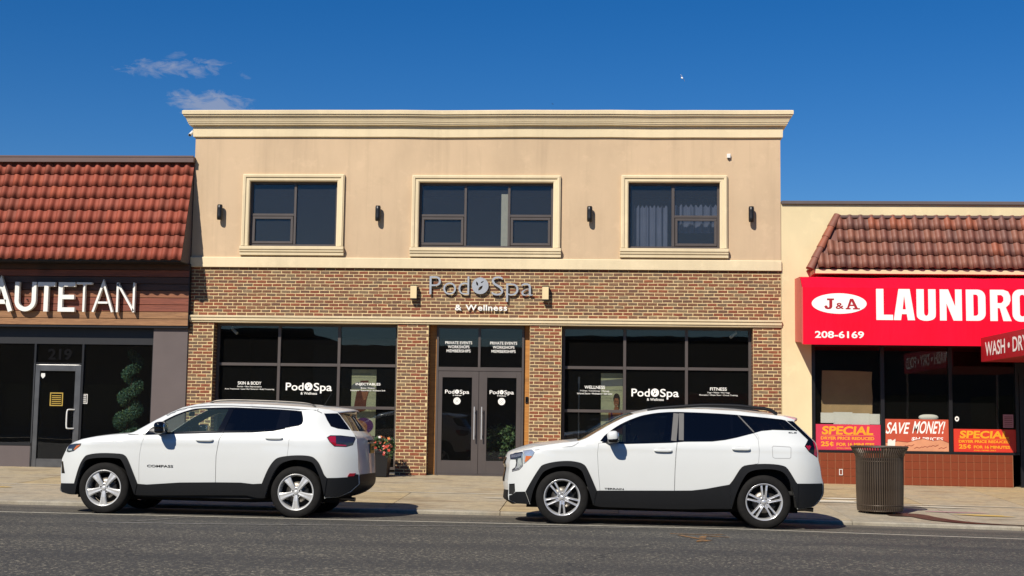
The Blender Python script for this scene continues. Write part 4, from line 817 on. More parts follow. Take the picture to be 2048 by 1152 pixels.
for k in range(5):
    p0, p1 = a_.lerp(b_, k/5-0.01), a_.lerp(b_, (k+1)/5+0.03); mb = MB(); n_ = 10; d_ = (p1-p0).normalized(); sx = Vector((-0.55, -0.8, 0)).normalized(); sx = (sx-d_*sx.dot(d_)).normalized(); sy = d_.cross(sx); v = []
    for p, rr in ((p0, 0.085), (p1, 0.07)): v += [p+sx*(rr*0.75*math.cos(R(-100+200*q/n_)))+sy*(rr*math.sin(R(-100+200*q/n_))) for q in range(n_+1)]
    mb.add(v, [(q, q+1, n_+2+q, n_+1+q) for q in range(n_)], 0, True); b2 = len(mb.v); mb.add([p0]+v[:n_+1], [(0, 1+q, 2+q) for q in range(n_)]); mb.build('hip_tile', ['ltile%d' % (3 if k in (2, 3) else 1)], lr)
mb = MB(); extr_x(mb, [(0.0, 5.31), (-0.06, 5.31), (-0.09, 5.335), (-0.09, 5.375), (0.0, 5.40)], XT-0.05, lx1); mb.build('ridge_flashing', ['fascia_brown'], ln)
mb = MB(); mb.box(XE+0.08, lx1, -0.548, -0.002, 4.135, 4.226); mb.build('eave_fascia', ['laundry_wall'], ln, bev=0.004)
# front: bulkhead tiles, glazing
mb = MB(); mb.box(4.397, 8.36, 0.030, 0.20, -0.4, 0.575); bk = mb.build('bulkhead', ['grout_tan'], ln)
mt = bpy.data.meshes.new('wall_tile'); tw, thh = 0.146, 0.150
mt.from_pydata([(0, 0, 0), (tw, 0, 0), (tw, 0, thh), (0, 0, thh), (0.004, -0.008, 0.004), (tw-0.004, -0.008, 0.004), (tw-0.004, -0.008, thh-0.004), (0.004, -0.008, thh-0.004)], [], [(4, 5, 6, 7), (0, 1, 5, 4), (1, 2, 6, 5), (2, 3, 7, 6), (3, 0, 4, 7)]); mt.update(); mt.materials.append(M['tile_red'])
for c in range(26):
    for r in range(5):
        o = bpy.data.objects.new('wall_tile', mt); COL.objects.link(o); o.parent = bk; o.location = (4.405+0.152*c, 0.030, 0.418-0.156*r)
mb = MB(); bars(mb, (4.93, 5.00, 0.13, 0.25), 0.012, 0.010, 0.022); mb.box(4.942, 4.988, 0.018, 0.0225, 0.142, 0.238, 1); mb.build('outlet_cover', ['white_plastic', 'tile_red'], ln)
mb = MB(); mb.box(4.397, 8.50, 0.02, 0.14, 0.577, 0.625); mb.box(4.397, 4.47, 0.03, 0.14, 0.625, 2.848); mb.box(5.775, 5.850, 0.025, 0.14, 0.625, 2.72); mb.box(7.125, 7.195, 0.025, 0.14, 0.625, 2.72); mb.box(4.47, 8.50, 0.03, 0.14, 2.72, 2.848); mb.box(8.44, 8.50, 0.03, 0.14, 0.625, 2.72)
lf = mb.build('shop_window', ['black_metal'], ln, bev=0.004)
for (a, b) in ((4.47, 5.775), (5.850, 7.125), (7.195, 8.44)): pane(lf, a-0.003, b+0.003, 0.622, 2.723, 0.07, 'shop_glass')
mb = MB(); bars(mb, (8.52, 9.45, -0.1, 2.2), 0.09, 0.05, 0.11); dl = mb.build('door', ['black_metal'], ln); pane(dl, 8.60, 9.37, -0.02, 2.12, 0.08, 'shop_glass'); mb = MB(); mb.tube([(8.64, 0.0, 0.8), (8.64, 0.0, 1.2)], 0.014, 10); mb.tube([(8.64, 0.0, 0.85), (8.64, 0.055, 0.85)], 0.008, 8); mb.tube([(8.64, 0.0, 1.15), (8.64, 0.055, 1.15)], 0.008, 8); mb.build('handle', ['steel'], dl)
mb = MB(); mb.box(9.45, 11.5, 0.03, 0.20, -0.5, 2.85); mb.box(8.50, 9.45, 0.05, 0.11, 2.2, 2.85); mb.build('door_side_wall', ['black_metal'], ln)
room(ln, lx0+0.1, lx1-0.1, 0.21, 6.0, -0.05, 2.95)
# things in the laundromat window
def board(name, base, label, cat, x0, x1, z0, z1, y, mat, group=None, th=0.012):
    t_ = thing(name, base, label, cat, group); mb = MB(); mb.box(x0, x1, y, y+th, z0, z1); mb.build('board', [mat], t_, bev=0.001); return t_
cb = thing('cardboard_sheet', (5.12, 0.14, 1.3), 'large tan cardboard sheet leaning behind the laundromat window above the white papers', 'cardboard')
mb = MB(); v, f = tri2d([(4.61, 1.33), (5.10, 1.335), (5.62, 1.32), (5.635, 1.70), (5.615, 1.98), (5.63, 2.21), (5.2, 2.225), (4.63, 2.23), (4.615, 1.8)], step=0.3); put2d(mb, v, f, 0.15, 0.012); mb.build('board', ['cardboard'], cb)
for k, (a, b, c, d, yy) in enumerate(((4.585, 4.86, 1.17, 1.375, 0.090), (4.84, 5.22, 1.145, 1.39, 0.096), (5.20, 5.56, 1.10, 1.37, 0.091), (5.54, 5.765, 1.15, 1.36, 0.097))):
    t_ = thing('paper_sheet', ((a+b)/2, yy, c), ['white paper sheet stuck to laundromat glass beside the cream wall', 'white paper sheet second from the cream wall above the special poster', 'white paper sheet third from the cream wall, hanging lowest over the special poster', 'white paper sheet beside the black mullion above the special poster'][k], 'paper', 'white papers over the special poster')
    mb = MB(); mb.box(a, b, yy, yy+0.003, c, d); mb.build('sheet', ['paper'], t_)
def special(name, x0, x1, z0, z1, lab, bg):
    t_ = board(name, ((x0+x1)/2, 0.08, z0), lab, 'poster', x0, x1, z0, z1, 0.055, bg, 'special price posters'); mb = MB(); W, H = x1-x0, z1-z0; y = 0.0538
    text_fit(mb, 'SPECIAL', x0+W*0.10, x0+W*0.89, z0+H*0.60, z0+H*0.93, y, 0, 0.035, slant=0.12); mb.box(x0+W*0.08, x0+W*0.90, y, y+0.001, z0+H*0.565, z0+H*0.578)
    text_fit(mb, 'DRYER PRICE REDUCED', x0+W*0.08, x0+W*0.90, z0+H*0.40, z0+H*0.52, y, 0, 0.035); text_fit(mb, '25', x0+W*0.08, x0+W*0.205, z0+H*0.14, z0+H*0.33, y, 0, 0.035); text_fit(mb, 'c', x0+W*0.215, x0+W*0.275, z0+H*0.165, z0+H*0.305, y, 0, 0.035); mb.box(x0+W*0.241, x0+W*0.251, y-0.0002, y+0.0005, z0+H*0.135, z0+H*0.335); text_fit(mb, 'FOR 16 MINUTES', x0+W*0.32, x0+W*0.90, z0+H*0.16, z0+H*0.29, y, 0, 0.035); text_fit(mb, 'SMALL DRYER ONLY', x0+W*0.32, x0+W*0.68, z0+H*0.05, z0+H*0.10, y, 0, 0.02)
    mb.build('lettering', ['print_yellow'], t_, recalc=False)
special('price_poster', 4.475, 5.770, 0.628, 1.143, 'magenta poster with yellow special lettering under the white papers', 'poster_pink'); special('price_poster', 7.212, 8.435, 0.628, 1.085, 'red poster with yellow special lettering crossed by a slanting shadow', 'poster_red2')
bn = board('sale_banner', (6.49, 0.08, 0.63), 'orange banner reading save money over cracked brick print between two posters', 'banner', 5.865, 7.115, 0.628, 1.265, 0.055, 'banner_orange')
mb = MB(); text_fit(mb, 'SAVE', 5.89, 6.33, 0.97, 1.20, 0.0535, 0, 0.015, slant=0.22); text_fit(mb, 'MONEY!', 6.42, 7.03, 0.98, 1.23, 0.0535, 0, 0.015, slant=0.22); text_fit(mb, '$H PRICES', 6.38, 7.0, 0.83, 0.91, 0.0535, 0, 0.015, slant=0.2); mb.build('lettering', ['vinyl_white'], bn, recalc=False)
mb = MB(); r_ = random.Random(2); flat(mb, [(5.867, 0.63), (7.113, 0.63), (7.113, 0.80), (6.95, 0.86), (6.8, 0.835), (6.6, 0.875), (6.45, 0.84), (6.3, 0.80), (6.1, 0.82), (5.95, 0.77), (5.867, 0.79)], 0.0530, 0); mb.build('torn_print', ['banner_tan'], bn, recalc=False)
mb = MB()
for k in range(7):
    x = 5.95+0.16*k; z = 0.68+0.02*(k % 3)
    for (v, f) in stroke_glyph([[(x, z), (x+0.05, z+0.025), (x+0.10, z+0.01), (x+0.16, z+0.04)]], 0.012): put2d(mb, v, f, 0.0524, 0, 0)
for (v, f) in stroke_glyph([[(5.87, 0.795), (6.0, 0.80), (6.1, 0.825), (6.3, 0.805), (6.45, 0.845), (6.6, 0.88), (6.8, 0.84), (6.95, 0.865), (7.11, 0.805)]], 0.012): put2d(mb, v, f, 0.0522, 0, 0)
mb.build('crack_print', ['crack_dark'], bn, recalc=False); mb = MB(); flat(mb, [(5.90, 0.72), (6.05, 0.72), (6.06, 0.87), (6.0, 0.83), (5.97, 0.86), (5.91, 0.85)], 0.0518, 0); mb.build('crown_print', ['paper'], bn, recalc=False)
nt = board('notice_sheet', (8.29, 0.08, 1.08), 'small pink notice taped to the glass above the shaded poster', 'notice', 8.192, 8.392, 1.12, 1.385, 0.056, 'chalk_pink'); mb = MB()
for k in range(6): mb.box(8.215, 8.37, 0.0545, 0.0555, 1.15+0.036*k, 1.162+0.036*k)
mb.build('lettering', ['print_brown'], nt)
mb = MB(); n = 20; v = [(7.285+q*math.cos(2*math.pi*s/n), 1.285+q*1.2*math.sin(2*math.pi*s/n)) for q in (0.042, 0.020) for s in range(n)]; put2d(mb, v, [(s, (s+1) % n, n+(s+1) % n, n+s) for s in range(n)], 0.066); mb.build('ring_sticker', ['vinyl_white'], lf, recalc=False)
bx = thing('white_bag', (6.75, 0.30, 1.2), 'rumpled white bag on the sill just above the save money banner', 'bag'); mb = MB(); superell(mb, (6.78, 0.30, 1.30), (0.20, 0.10, 0.07), 0.8, 18, 10); mb.build('bag_body', ['paper'], bx); mb = MB(); mb.box(6.55, 7.05, 0.16, 0.5, 1.19, 1.228); mb.box(6.6, 6.64, 0.2, 0.45, -0.04, 1.19); mb.box(6.96, 7.0, 0.2, 0.45, -0.04, 1.19); tag(mb.build('folding_table', ['interior_dark']), 'dark table behind the laundromat glass carrying the white bag', 'table')
# awning
aw = thing('shop_awning', (7.0, -0.5, 2.70), 'bright red box awning with white laundromat lettering and phone number', 'awning')
AF = -0.95; AM = lambda x, y, z: (x*0.9853, y, 1.139+(z-1.139)*0.9853)
prof = [(0.0, 4.08), (-0.62, 4.05), (-0.74, 4.025), (AF, 3.815), (AF-0.002, 2.712), (AF+0.03, 2.705), (AF+0.05, 2.73), (-0.003, 2.80)]
mb = MB(); n = len(prof); xs = [4.075+0.36*k for k in range(22)]; r_ = random.Random(6); vs = []
for x in xs:
    s_ = r_.uniform(-0.012, 0.012)
    for k, (y, z) in enumerate(prof): vs.append((x, y+(s_ if k == 2 else 0), z+(s_ if k in (1, 2) else 0)))
mb.add(vs, [(i*n+k, i*n+(k+1) % n, (i+1)*n+(k+1) % n, (i+1)*n+k) for i in range(len(xs)-1) for k in range(n)])
aw0 = mb.build('awning_cover', ['awning_red'], aw)
mb = MB(); mb.add([(4.069, y, z) for y, z in prof], [tuple(range(n))]); mb.build('end_panel', ['awning_lit_pink'], aw); mb = MB(); mb.add([(xs[-1]+0.004, y, z) for y, z in prof], [tuple(range(n))]); mb.build('end_panel', ['awning_lit_pink'], aw)
mb = MB(); mb.box(4.062, 4.085, AF-0.006, AF+0.02, 2.70, 3.82); mb.build('awning_edge', ['awning_lit_pink'], aw); mb = MB(); mb.box(4.085, xs[-1], AF-0.006, AF+0.02, 2.692, 2.714); mb.build('awning_hem', ['awning_red'], aw)
def aflat(pts, y, mat, name, holes=()):
    v, f = tri2d(pts, holes, step=0.4); mb = MB(); put2d(mb, v, f, y, 0, 0, AM); return mb.build(name, [mat], aw, recalc=False)
aflat(ell(4.86, 3.535, 0.54, 0.205, 40), AF-0.0065, 'vinyl_white', 'oval_badge')
BY = AF-0.0085
aflat([(4.62, 3.60), (4.62, 3.635), (4.76, 3.635), (4.76, 3.605), (4.725, 3.60), (4.725, 3.47), (4.71, 3.44), (4.68, 3.422), (4.63, 3.42), (4.585, 3.435), (4.565, 3.475), (4.60, 3.50), (4.63, 3.48), (4.64, 3.452), (4.66, 3.46), (4.665, 3.48), (4.665, 3.60)], BY, 'canopy_red', 'badge_letter')
mb = MB(); text_fit(mb, '&', 4.79, 4.955, 3.425, 3.55, BY, 0, 0.02, mapf=AM); mb.build('badge_letter', ['canopy_red'], aw, recalc=False)
aflat([(4.985, 3.42), (5.085, 3.42), (5.085, 3.447), (5.052, 3.447), (5.068, 3.487), (5.148, 3.487), (5.166, 3.447), (5.13, 3.447), (5.13, 3.42), (5.265, 3.42), (5.265, 3.447), (5.225, 3.447), (5.135, 3.632), (5.075, 3.632), (5.012, 3.447), (4.985, 3.447)], BY, 'canopy_red', 'badge_letter', [[(5.082, 3.515), (5.133, 3.515), (5.103, 3.58)]])
KX = lambda u: 5.586+(u-655)/3.387*0.00985
def rr(x0, x1, z0, z1, r, cor='1111', n=5):
    out = []
    for (cx, cz, a0), c_ in zip(((x1-r, z0+r, -90), (x1-r, z1-r, 0), (x0+r, z1-r, 90), (x0+r, z0+r, 180)), cor):
        if c_ == '1': out += [(cx+r*math.cos(R(a0+90*k/n)), cz+r*math.sin(R(a0+90*k/n))) for k in range(n+1)]
        else: out.append({-90: (x1, z0), 0: (x1, z1), 90: (x0, z1), 180: (x0, z0)}[a0])
    return out
def heavy(ch, x0, x1):
    b, t_ = 3.215, 3.835; s = 0.145; m = (x0+x1)/2; P = {}; H = []
    if ch == 'L': p = [(x0, b), (x1, b), (x1, b+0.105), (x0+s, b+0.105), (x0+s, t_), (x0, t_)]
    elif ch == 'T': p = [(m-s/2, b), (m+s/2, b), (m+s/2, t_-0.11), (x1, t_-0.11), (x1, t_), (x0, t_), (x0, t_-0.11), (m-s/2, t_-0.11)]
    elif ch == 'A': p = [(x0, b), (x0+s*0.98, b), (x0+s*1.10, b+0.12), (x1-s*1.10, b+0.12), (x1-s*0.98, b), (x1, b), (m+0.11, t_), (m-0.11, t_)]; H = [[(x0+s*1.22, b+0.215), (x1-s*1.22, b+0.215), (m, t_-0.13)]]
    elif ch == 'N': p = [(x0, b), (x0+s*0.9, b), (x0+s*0.9, t_-0.28), (x1-s*1.15, b), (x1, b), (x1, t_), (x1-s*0.9, t_), (x1-s*0.9, b+0.28), (x0+s*1.15, t_), (x0, t_)]
    elif ch == 'M': p = [(x0, b), (x0+s*0.85, b), (x0+s*0.85, t_-0.22), (m-0.05, b), (m+0.05, b), (x1-s*0.85, t_-0.22), (x1-s*0.85, b), (x1, b), (x1, t_), (x1-s*1.3, t_), (m, b+0.28), (x0+s*1.3, t_), (x0, t_)]
    elif ch == 'U': o_ = rr(x0, x1, b-0.01, t_, 0.14, '1001'); inn = rr(x0+s, x1-s, b+0.10, t_+0.5, 0.05, '1001'); k = len(o_)//2; p = [(x1, t_), (x0, t_)]+[q for q in o_[8:]]+[q for q in o_[:6]]; p = p+[]; inn2 = [(x1-s, t_), (x1-s, b+0.16)]+[((x1-s+x0+s)/2+(x1-x0-2*s)/2*math.cos(R(-180*q/8)), b+0.16+0.07*math.sin(R(-180*q/8))) for q in range(1, 8)]+[(x0+s, b+0.16), (x0+s, t_)]; p = [(x0, t_)]+[(x0, b+0.15)]+[((x0+x1)/2-(x1-x0)/2*math.cos(R(180*q/14))*(1 if True else 0), b+0.13-0.14*math.sin(R(180*q/14))**0.7) for q in range(1, 14)]+[(x1, b+0.15), (x1, t_)]+inn2
    elif ch == 'O': p = rr(x0, x1, b-0.01, t_+0.01, 0.15); H = [rr(x0+s, x1-s, b+0.095, t_-0.095, 0.05)]
    elif ch == 'D': p = rr(x0, x1, b, t_, 0.15, '1100'); H = [rr(x0+s, x1-s, b+0.10, t_-0.10, 0.05, '1100')]
    elif ch == 'R': p = [(x0, b), (x0+s, b), (x0+s, b+0.26), (x0+s*1.3, b+0.25), (x1-s*1.05, b), (x1+0.01, b), (x1-0.10, b+0.27), (x1-0.035, b+0.33), (x1-0.005, b+0.41), (x1-0.01, b+0.50), (x1-0.05, t_-0.035), (x1-0.14, t_), (x0, t_)]; H = [[(x0+s, b+0.355), (x1-s-0.04, b+0.355), (x1-s+0.0, b+0.40), (x1-s+0.0, b+0.475), (x1-s-0.04, t_-0.105), (x0+s, t_-0.105)]]
    return p, H
for ch, u0, u1 in (('L', 655, 768), ('A', 772, 915), ('U', 926, 1055), ('N', 1082, 1230), ('D', 1257, 1388), ('R', 1418, 1557), ('O', 1566, 1700), ('M', 1730, 1900), ('A', 1905, 2050), ('T', 2055, 2180)):
    p, H = heavy(ch, KX(u0), KX(u1)); aflat(p, AF-0.0065, 'vinyl_white', 'letter', H)
mb = MB(); text_fit(mb, '208-6169', 4.38, 5.34, 2.845, 2.985, AF-0.0065, 0, 0.022, mapf=AM); mb.build('phone_number', ['vinyl_white'], aw, recalc=False)
# entrance canopy
cp = thing('entrance_canopy', (8.6, -2.8, 2.38), 'dark red entrance canopy with wash dry fold lettering projecting over the pavement', 'canopy')
cx0, cx1, cy0, cy1 = 7.50, 9.75, -0.958, -5.5
mb = MB(); mb.add([(cx0, cy0, 2.385), (cx0, cy1, 2.385), (cx1, cy1, 2.385), (cx1, cy0, 2.385), (cx0, cy0, 2.85), (cx0, cy1, 2.85), (cx1, cy1, 2.85), (cx1, cy0, 2.85), (8.675, cy0, 3.02), (8.675, cy1, 3.02)], [(0, 1, 5, 4), (1, 2, 6, 5), (2, 3, 7, 6), (4, 5, 9, 8), (5, 6, 9), (6, 7, 8, 9), (0, 3, 2, 1), (0, 4, 8, 7, 3)]); mb.build('canopy_cover', ['canopy_red'], cp)
mb = MB(); text_fit(mb, 'WASH \u2022 DRY \u2022 FOLD', 1.25, 5.3, 2.48, 2.75, 0, 0, 0.015, mapf=lambda x, y, z: (7.497, -x, z)); mb.build('lettering', ['vinyl_white'], cp, recalc=False)
mb = MB(); 
for x in (cx0+0.06, cx1-0.06): mb = MB(); mb.tube([(x, cy1+0.08, walk_z(x, cy1)-0.005), (x, cy1+0.08, 2.39)], 0.025, 10); mb.build('canopy_post', ['steel'], cp)

# ================================================================== street things
TC = (4.50, -5.95); tz = walk_z(*TC)+0.004
can = thing('litter_bin', (TC[0], TC[1], tz), 'brown slatted steel litter bin with flared rim standing on the pavement', 'litter bin')
nS = 64; prof = [(0.345, 0.03), (0.352, 0.08), (0.360, 0.40), (0.362, 0.80), (0.365, 0.86), (0.385, 0.92), (0.425, 0.985), (0.432, 1.02)]
sl = bpy.data.meshes.new('slat'); v = []; w = 0.0135
for r_, z in prof:
    for dx, dy in ((-w, 0.004), (-w*0.6, -0.004), (w*0.6, -0.004), (w, 0.004)): v.append((dx, -r_+dy, z))
sl.from_pydata(v, [], [(i*4+k, i*4+k+1, (i+1)*4+k+1, (i+1)*4+k) for i in range(len(prof)-1) for k in range(3)]); sl.update(); sl.materials.append(M['rubbish_brown'])
for k in range(nS):
    o = bpy.data.objects.new('slat', sl); COL.objects.link(o); o.parent = can; o.rotation_euler = (0, 0, 2*math.pi*k/nS)
def rings(rl, name, mat):
    mb = MB()
    for r_, z, t_ in rl: mb.lathe([(r_+t_*math.cos(a), z+t_*math.sin(a)) for a in [2*math.pi*q/8 for q in range(9)]], 64)
    o = mb.build(name, [mat], can); o.location = (0, 0, 0); return o
rings([(0.432, 1.022, 0.015)], 'rim', 'rubbish_brown'); [rings([q], 'hoop', 'rubbish_brown') for q in ((0.349, 0.12, 0.010), (0.352, 0.80, 0.010), (0.338, 0.035, 0.012))]
mb = MB(); mb.lathe([(0.0, 0.06), (0.320, 0.06), (0.335, 0.40), (0.338, 0.84), (0.325, 0.84), (0.31, 0.10), (0.0, 0.10)], 40); o = mb.build('liner', ['black_plastic'], can); o.location = (0, 0, 0)
for a in (0.6, 2.2, 3.7, 5.3): mb = MB(); mb.tube([(0.28*math.cos(a), 0.28*math.sin(a), -0.006), (0.28*math.cos(a), 0.28*math.sin(a), 0.065)], 0.025, 8); o = mb.build('foot', ['black_metal'], can); o.location = (0, 0, 0)
# flower tub
px, py = -4.30, -0.62; pz = walk_z(px, py)+0.003
fp = thing('flower_tub', (px, py, pz), 'square dark tub of red and pink flowers beside the brick pier', 'planter')
mb = MB(); s0, s1 = 0.20, 0.235; vv = []
for (s, z) in ((s0, 0.0), (s1, 0.46), (s1+0.015, 0.46), (s1+0.015, 0.50), (s1-0.03, 0.50), (s1-0.04, 0.44)): vv += [(px+a*s, py+b*s, pz+z) for a, b in ((-1, -1), (1, -1), (1, 1), (-1, 1))]
mb.add(vv, [(i*4+k, i*4+(k+1) % 4, (i+1)*4+(k+1) % 4, (i+1)*4+k) for i in range(5) for k in range(4)]); mb.add(vv[-4:], [(0, 1, 2, 3)], 1); mb.build('tub', ['black_metal', 'soil'], fp)
mb = MB(); r_ = random.Random(15); bl = [(px+r_.uniform(-0.24, 0.27), py+r_.uniform(-0.22, 0.2), pz+0.52+r_.uniform(-0.06, 0.20), r_.uniform(0.06, 0.11)) for _ in range(22)]; leaves(mb, bl, 1500, 0.055, 5, (0, 1), 0.2); mb.build('foliage', ['leaf_mid', 'leaf_dark'], fp, recalc=False)
fl = bpy.data.meshes.new('flower'); v = []; f = []
for k in range(5):
    a = 2*math.pi*k/5; n0 = len(v); v += [(0, 0, 0), (0.022*math.cos(a-0.5), 0.022*math.sin(a-0.5), 0.008), (0.034*math.cos(a), 0.034*math.sin(a), 0.004), (0.022*math.cos(a+0.5), 0.022*math.sin(a+0.5), 0.008)]; f.append((n0, n0+1, n0+2, n0+3))
fl.from_pydata(v, [], f); fl.update(); flm = []
for m_ in ('petal_red', 'petal_pink', 'petal_white', 'petal_orange'): q = fl.copy(); q.materials.append(M[m_]); flm.append(q)
for k in range(70):
    b = r_.choice(bl); d = Vector((r_.gauss(0, 1), r_.gauss(-0.9, 0.6), r_.gauss(0.3, 0.7))).normalized(); p = Vector(b[:3])+d*(b[3]+0.035)
    o = bpy.data.objects.new('flower', r_.choices(flm, [4, 3, 1, 2])[0]); COL.objects.link(o); o.parent = fp; o.location = p-Vector((px, py, pz)); o.rotation_euler = d.to_track_quat('Z', 'Y').to_euler()
# shrub added inside the entrance to stand in for a reflected bush
sb = thing('shrub_stand_in', (-1.92, 0.85, 0.03), 'leafy green shrub in a pot added behind the entrance door glass for a reflected bush', 'plant')
mb = MB(); r_ = random.Random(31); leaves(mb, [(-1.92+r_.uniform(-0.22, 0.22), 0.85+r_.uniform(-0.15, 0.15), 0.62+r_.uniform(-0.25, 0.28), 0.14) for _ in range(26)], 2200, 0.07, 8, (0, 1), 0.1); mb.build('foliage', ['leaf_mid', 'leaf_dark'], sb, recalc=False)
mb = MB(); mb.lathe([(0, 0), (0.14, 0), (0.18, 0.30), (0.195, 0.30), (0.195, 0.33), (0.165, 0.33), (0.155, 0.29), (0, 0.29)], 20, c=(-1.92, 0.85, 0.032)); mb.build('pot', ['terracotta'], sb); mb = MB(); mb.tube([(-1.92, 0.85, 0.3), (-1.90, 0.85, 0.8)], 0.02, 6); mb.build('stem', ['soil'], sb)
# birds
def bird(name, px_, py_, dist, span, mats, label, bank):
    d = _fw+_rt*(px_-1024)/FPX-_up*(py_-576)/FPX; p = CAM+d*dist; t_ = thing(name, tuple(p), label, 'bird'); B = Matrix.Rotation(bank, 3, 'Y') @ Matrix.Rotation(0.5, 3, 'Z')
    mb = MB(); superell(mb, (0, 0, 0), (0.10*span, 0.28*span, 0.09*span), 1.0, 12, 8); o = mb.build('body', [mats[0]], t_); o.location = (0, 0, 0); o.rotation_euler = B.to_euler()
    for s in (-1, 1):
        mb = MB(); q = [(0.05*s, 0.12, 0.02), (0.28*s, 0.16, 0.13), (0.52*s, -0.02, 0.06), (0.28*s, -0.05, 0.12), (0.05*s, -0.12, 0.02)]; q = [(a*span, b*span, c*span) for a, b, c in q]; mb.add(q+[(a, b, c-0.02*span) for a, b, c in q], [(0, 1, 3, 4), (1, 2, 3), (5, 9, 8, 6), (6, 8, 7), (0, 5, 6, 1), (1, 6, 7, 2), (2, 7, 8, 3), (3, 8, 9, 4)]); o = mb.build('wing', [mats[1]], t_); o.location = (0, 0, 0); o.rotation_euler = B.to_euler()
bird('bird', 1364, 156, 150, 0.95, ('bird_white', 'bird_white'), 'small white bird flying high in the clear blue sky', 0.9)
bird('bird', 1105, 208, 120, 0.30, ('bird_dark', 'bird_dark'), 'tiny dark bird just above the cornice of the tan building', 0.4)
# the row across the street, seen only mirrored in the glass
def opp_building(x0, x1, h, mat, label):
    t_ = thing('shop_row', ((x0+x1)/2, -38.2, -0.1), label, 'building'); mb = MB(); ops = []; n = max(1, int((x1-x0)/4)); w = (x1-x0)/n
    for k in range(n): ops.append((x0+k*w+0.5, x0+(k+1)*w-0.5, 0.5, 2.6))
    mb2 = MB(); wall_holes(mb2, x0, x1, -0.4, h, ops, 0.0, 0.3); mb.add([(x, -38.2-y, z) for x, y, z in mb2.v], mb2.f)
    mb.add([(x0, -38.2, -0.4), (x0, -46, -0.4), (x0, -46, h), (x0, -38.2, h)], [(0, 1, 2, 3)]); mb.add([(x1, -38.2, -0.4), (x1, -46, -0.4), (x1, -46, h), (x1, -38.2, h)], [(0, 1, 2, 3)]); mb.add([(x0, -38.2, h), (x1, -38.2, h), (x1, -46, h), (x0, -46, h)], [(0, 1, 2, 3)]); mb.build('wall', [mat], t_, recalc=False)
    mb = MB(); mb.box(x0, x1, -38.6, -38.05, h, h+0.2); mb.build('parapet', ['opp_render'], t_)
    for o_ in ops: mb = MB(); mb.box(o_[0], o_[1], -38.45, -38.42, o_[2], o_[3]); mb.build('shop_window', ['gloss_black'], t_)
opp_building(-34, -14, 5.3, 'opp_brick', 'dark brick shop row across the street mirrored in the tanning shop glass'); opp_building(-13.9, -3, 4.5, 'opp_render', 'low grey rendered shops across the street mirrored in the entrance glass'); opp_building(-2.9, 9, 5.1, 'opp_brick', 'dark brick shops across the street mirrored in the wellness window'); opp_building(9.1, 30, 4.6, 'opp_render', 'grey rendered shops across the street mirrored in the laundromat glass')

# ================================================================== cars
def offset_poly(p, d):
    A = np.array(p, float); n = len(A); area = 0.5*np.sum(A[:, 0]*np.roll(A[:, 1], -1)-np.roll(A[:, 0], -1)*A[:, 1]); s = 1 if area > 0 else -1; out = []
    for i in range(n):
        a, b, c = A[i-1], A[i], A[(i+1) % n]; e0 = (b-a)/max(1e-9, np.linalg.norm(b-a)); e1 = (c-b)/max(1e-9, np.linalg.norm(c-b))
        n0 = np.array([e0[1], -e0[0]])*s; n1 = np.array([e1[1], -e1[0]])*s; m = n0+n1; L = np.linalg.norm(m); m = m/L if L > 1e-6 else n0; out.append(tuple(b+m*d/max(0.5, m.dot(n0))))
    return out
def pip_interp(x, xs, ys):   # smooth monotone-ish interpolation
    xs = np.asarray(xs, float); ys = np.asarray(ys, float); m = np.gradient(ys, xs); x = np.clip(x, xs[0], xs[-1]); i = np.clip(np.searchsorted(xs, x)-1, 0, len(xs)-2); h = xs[i+1]-xs[i]; t = (x-xs[i])/h
    return (2*t**3-3*t**2+1)*ys[i]+(t**3-2*t**2+t)*h*m[i]+(-2*t**3+3*t**2)*ys[i+1]+(t**3-t**2)*h*m[i+1]
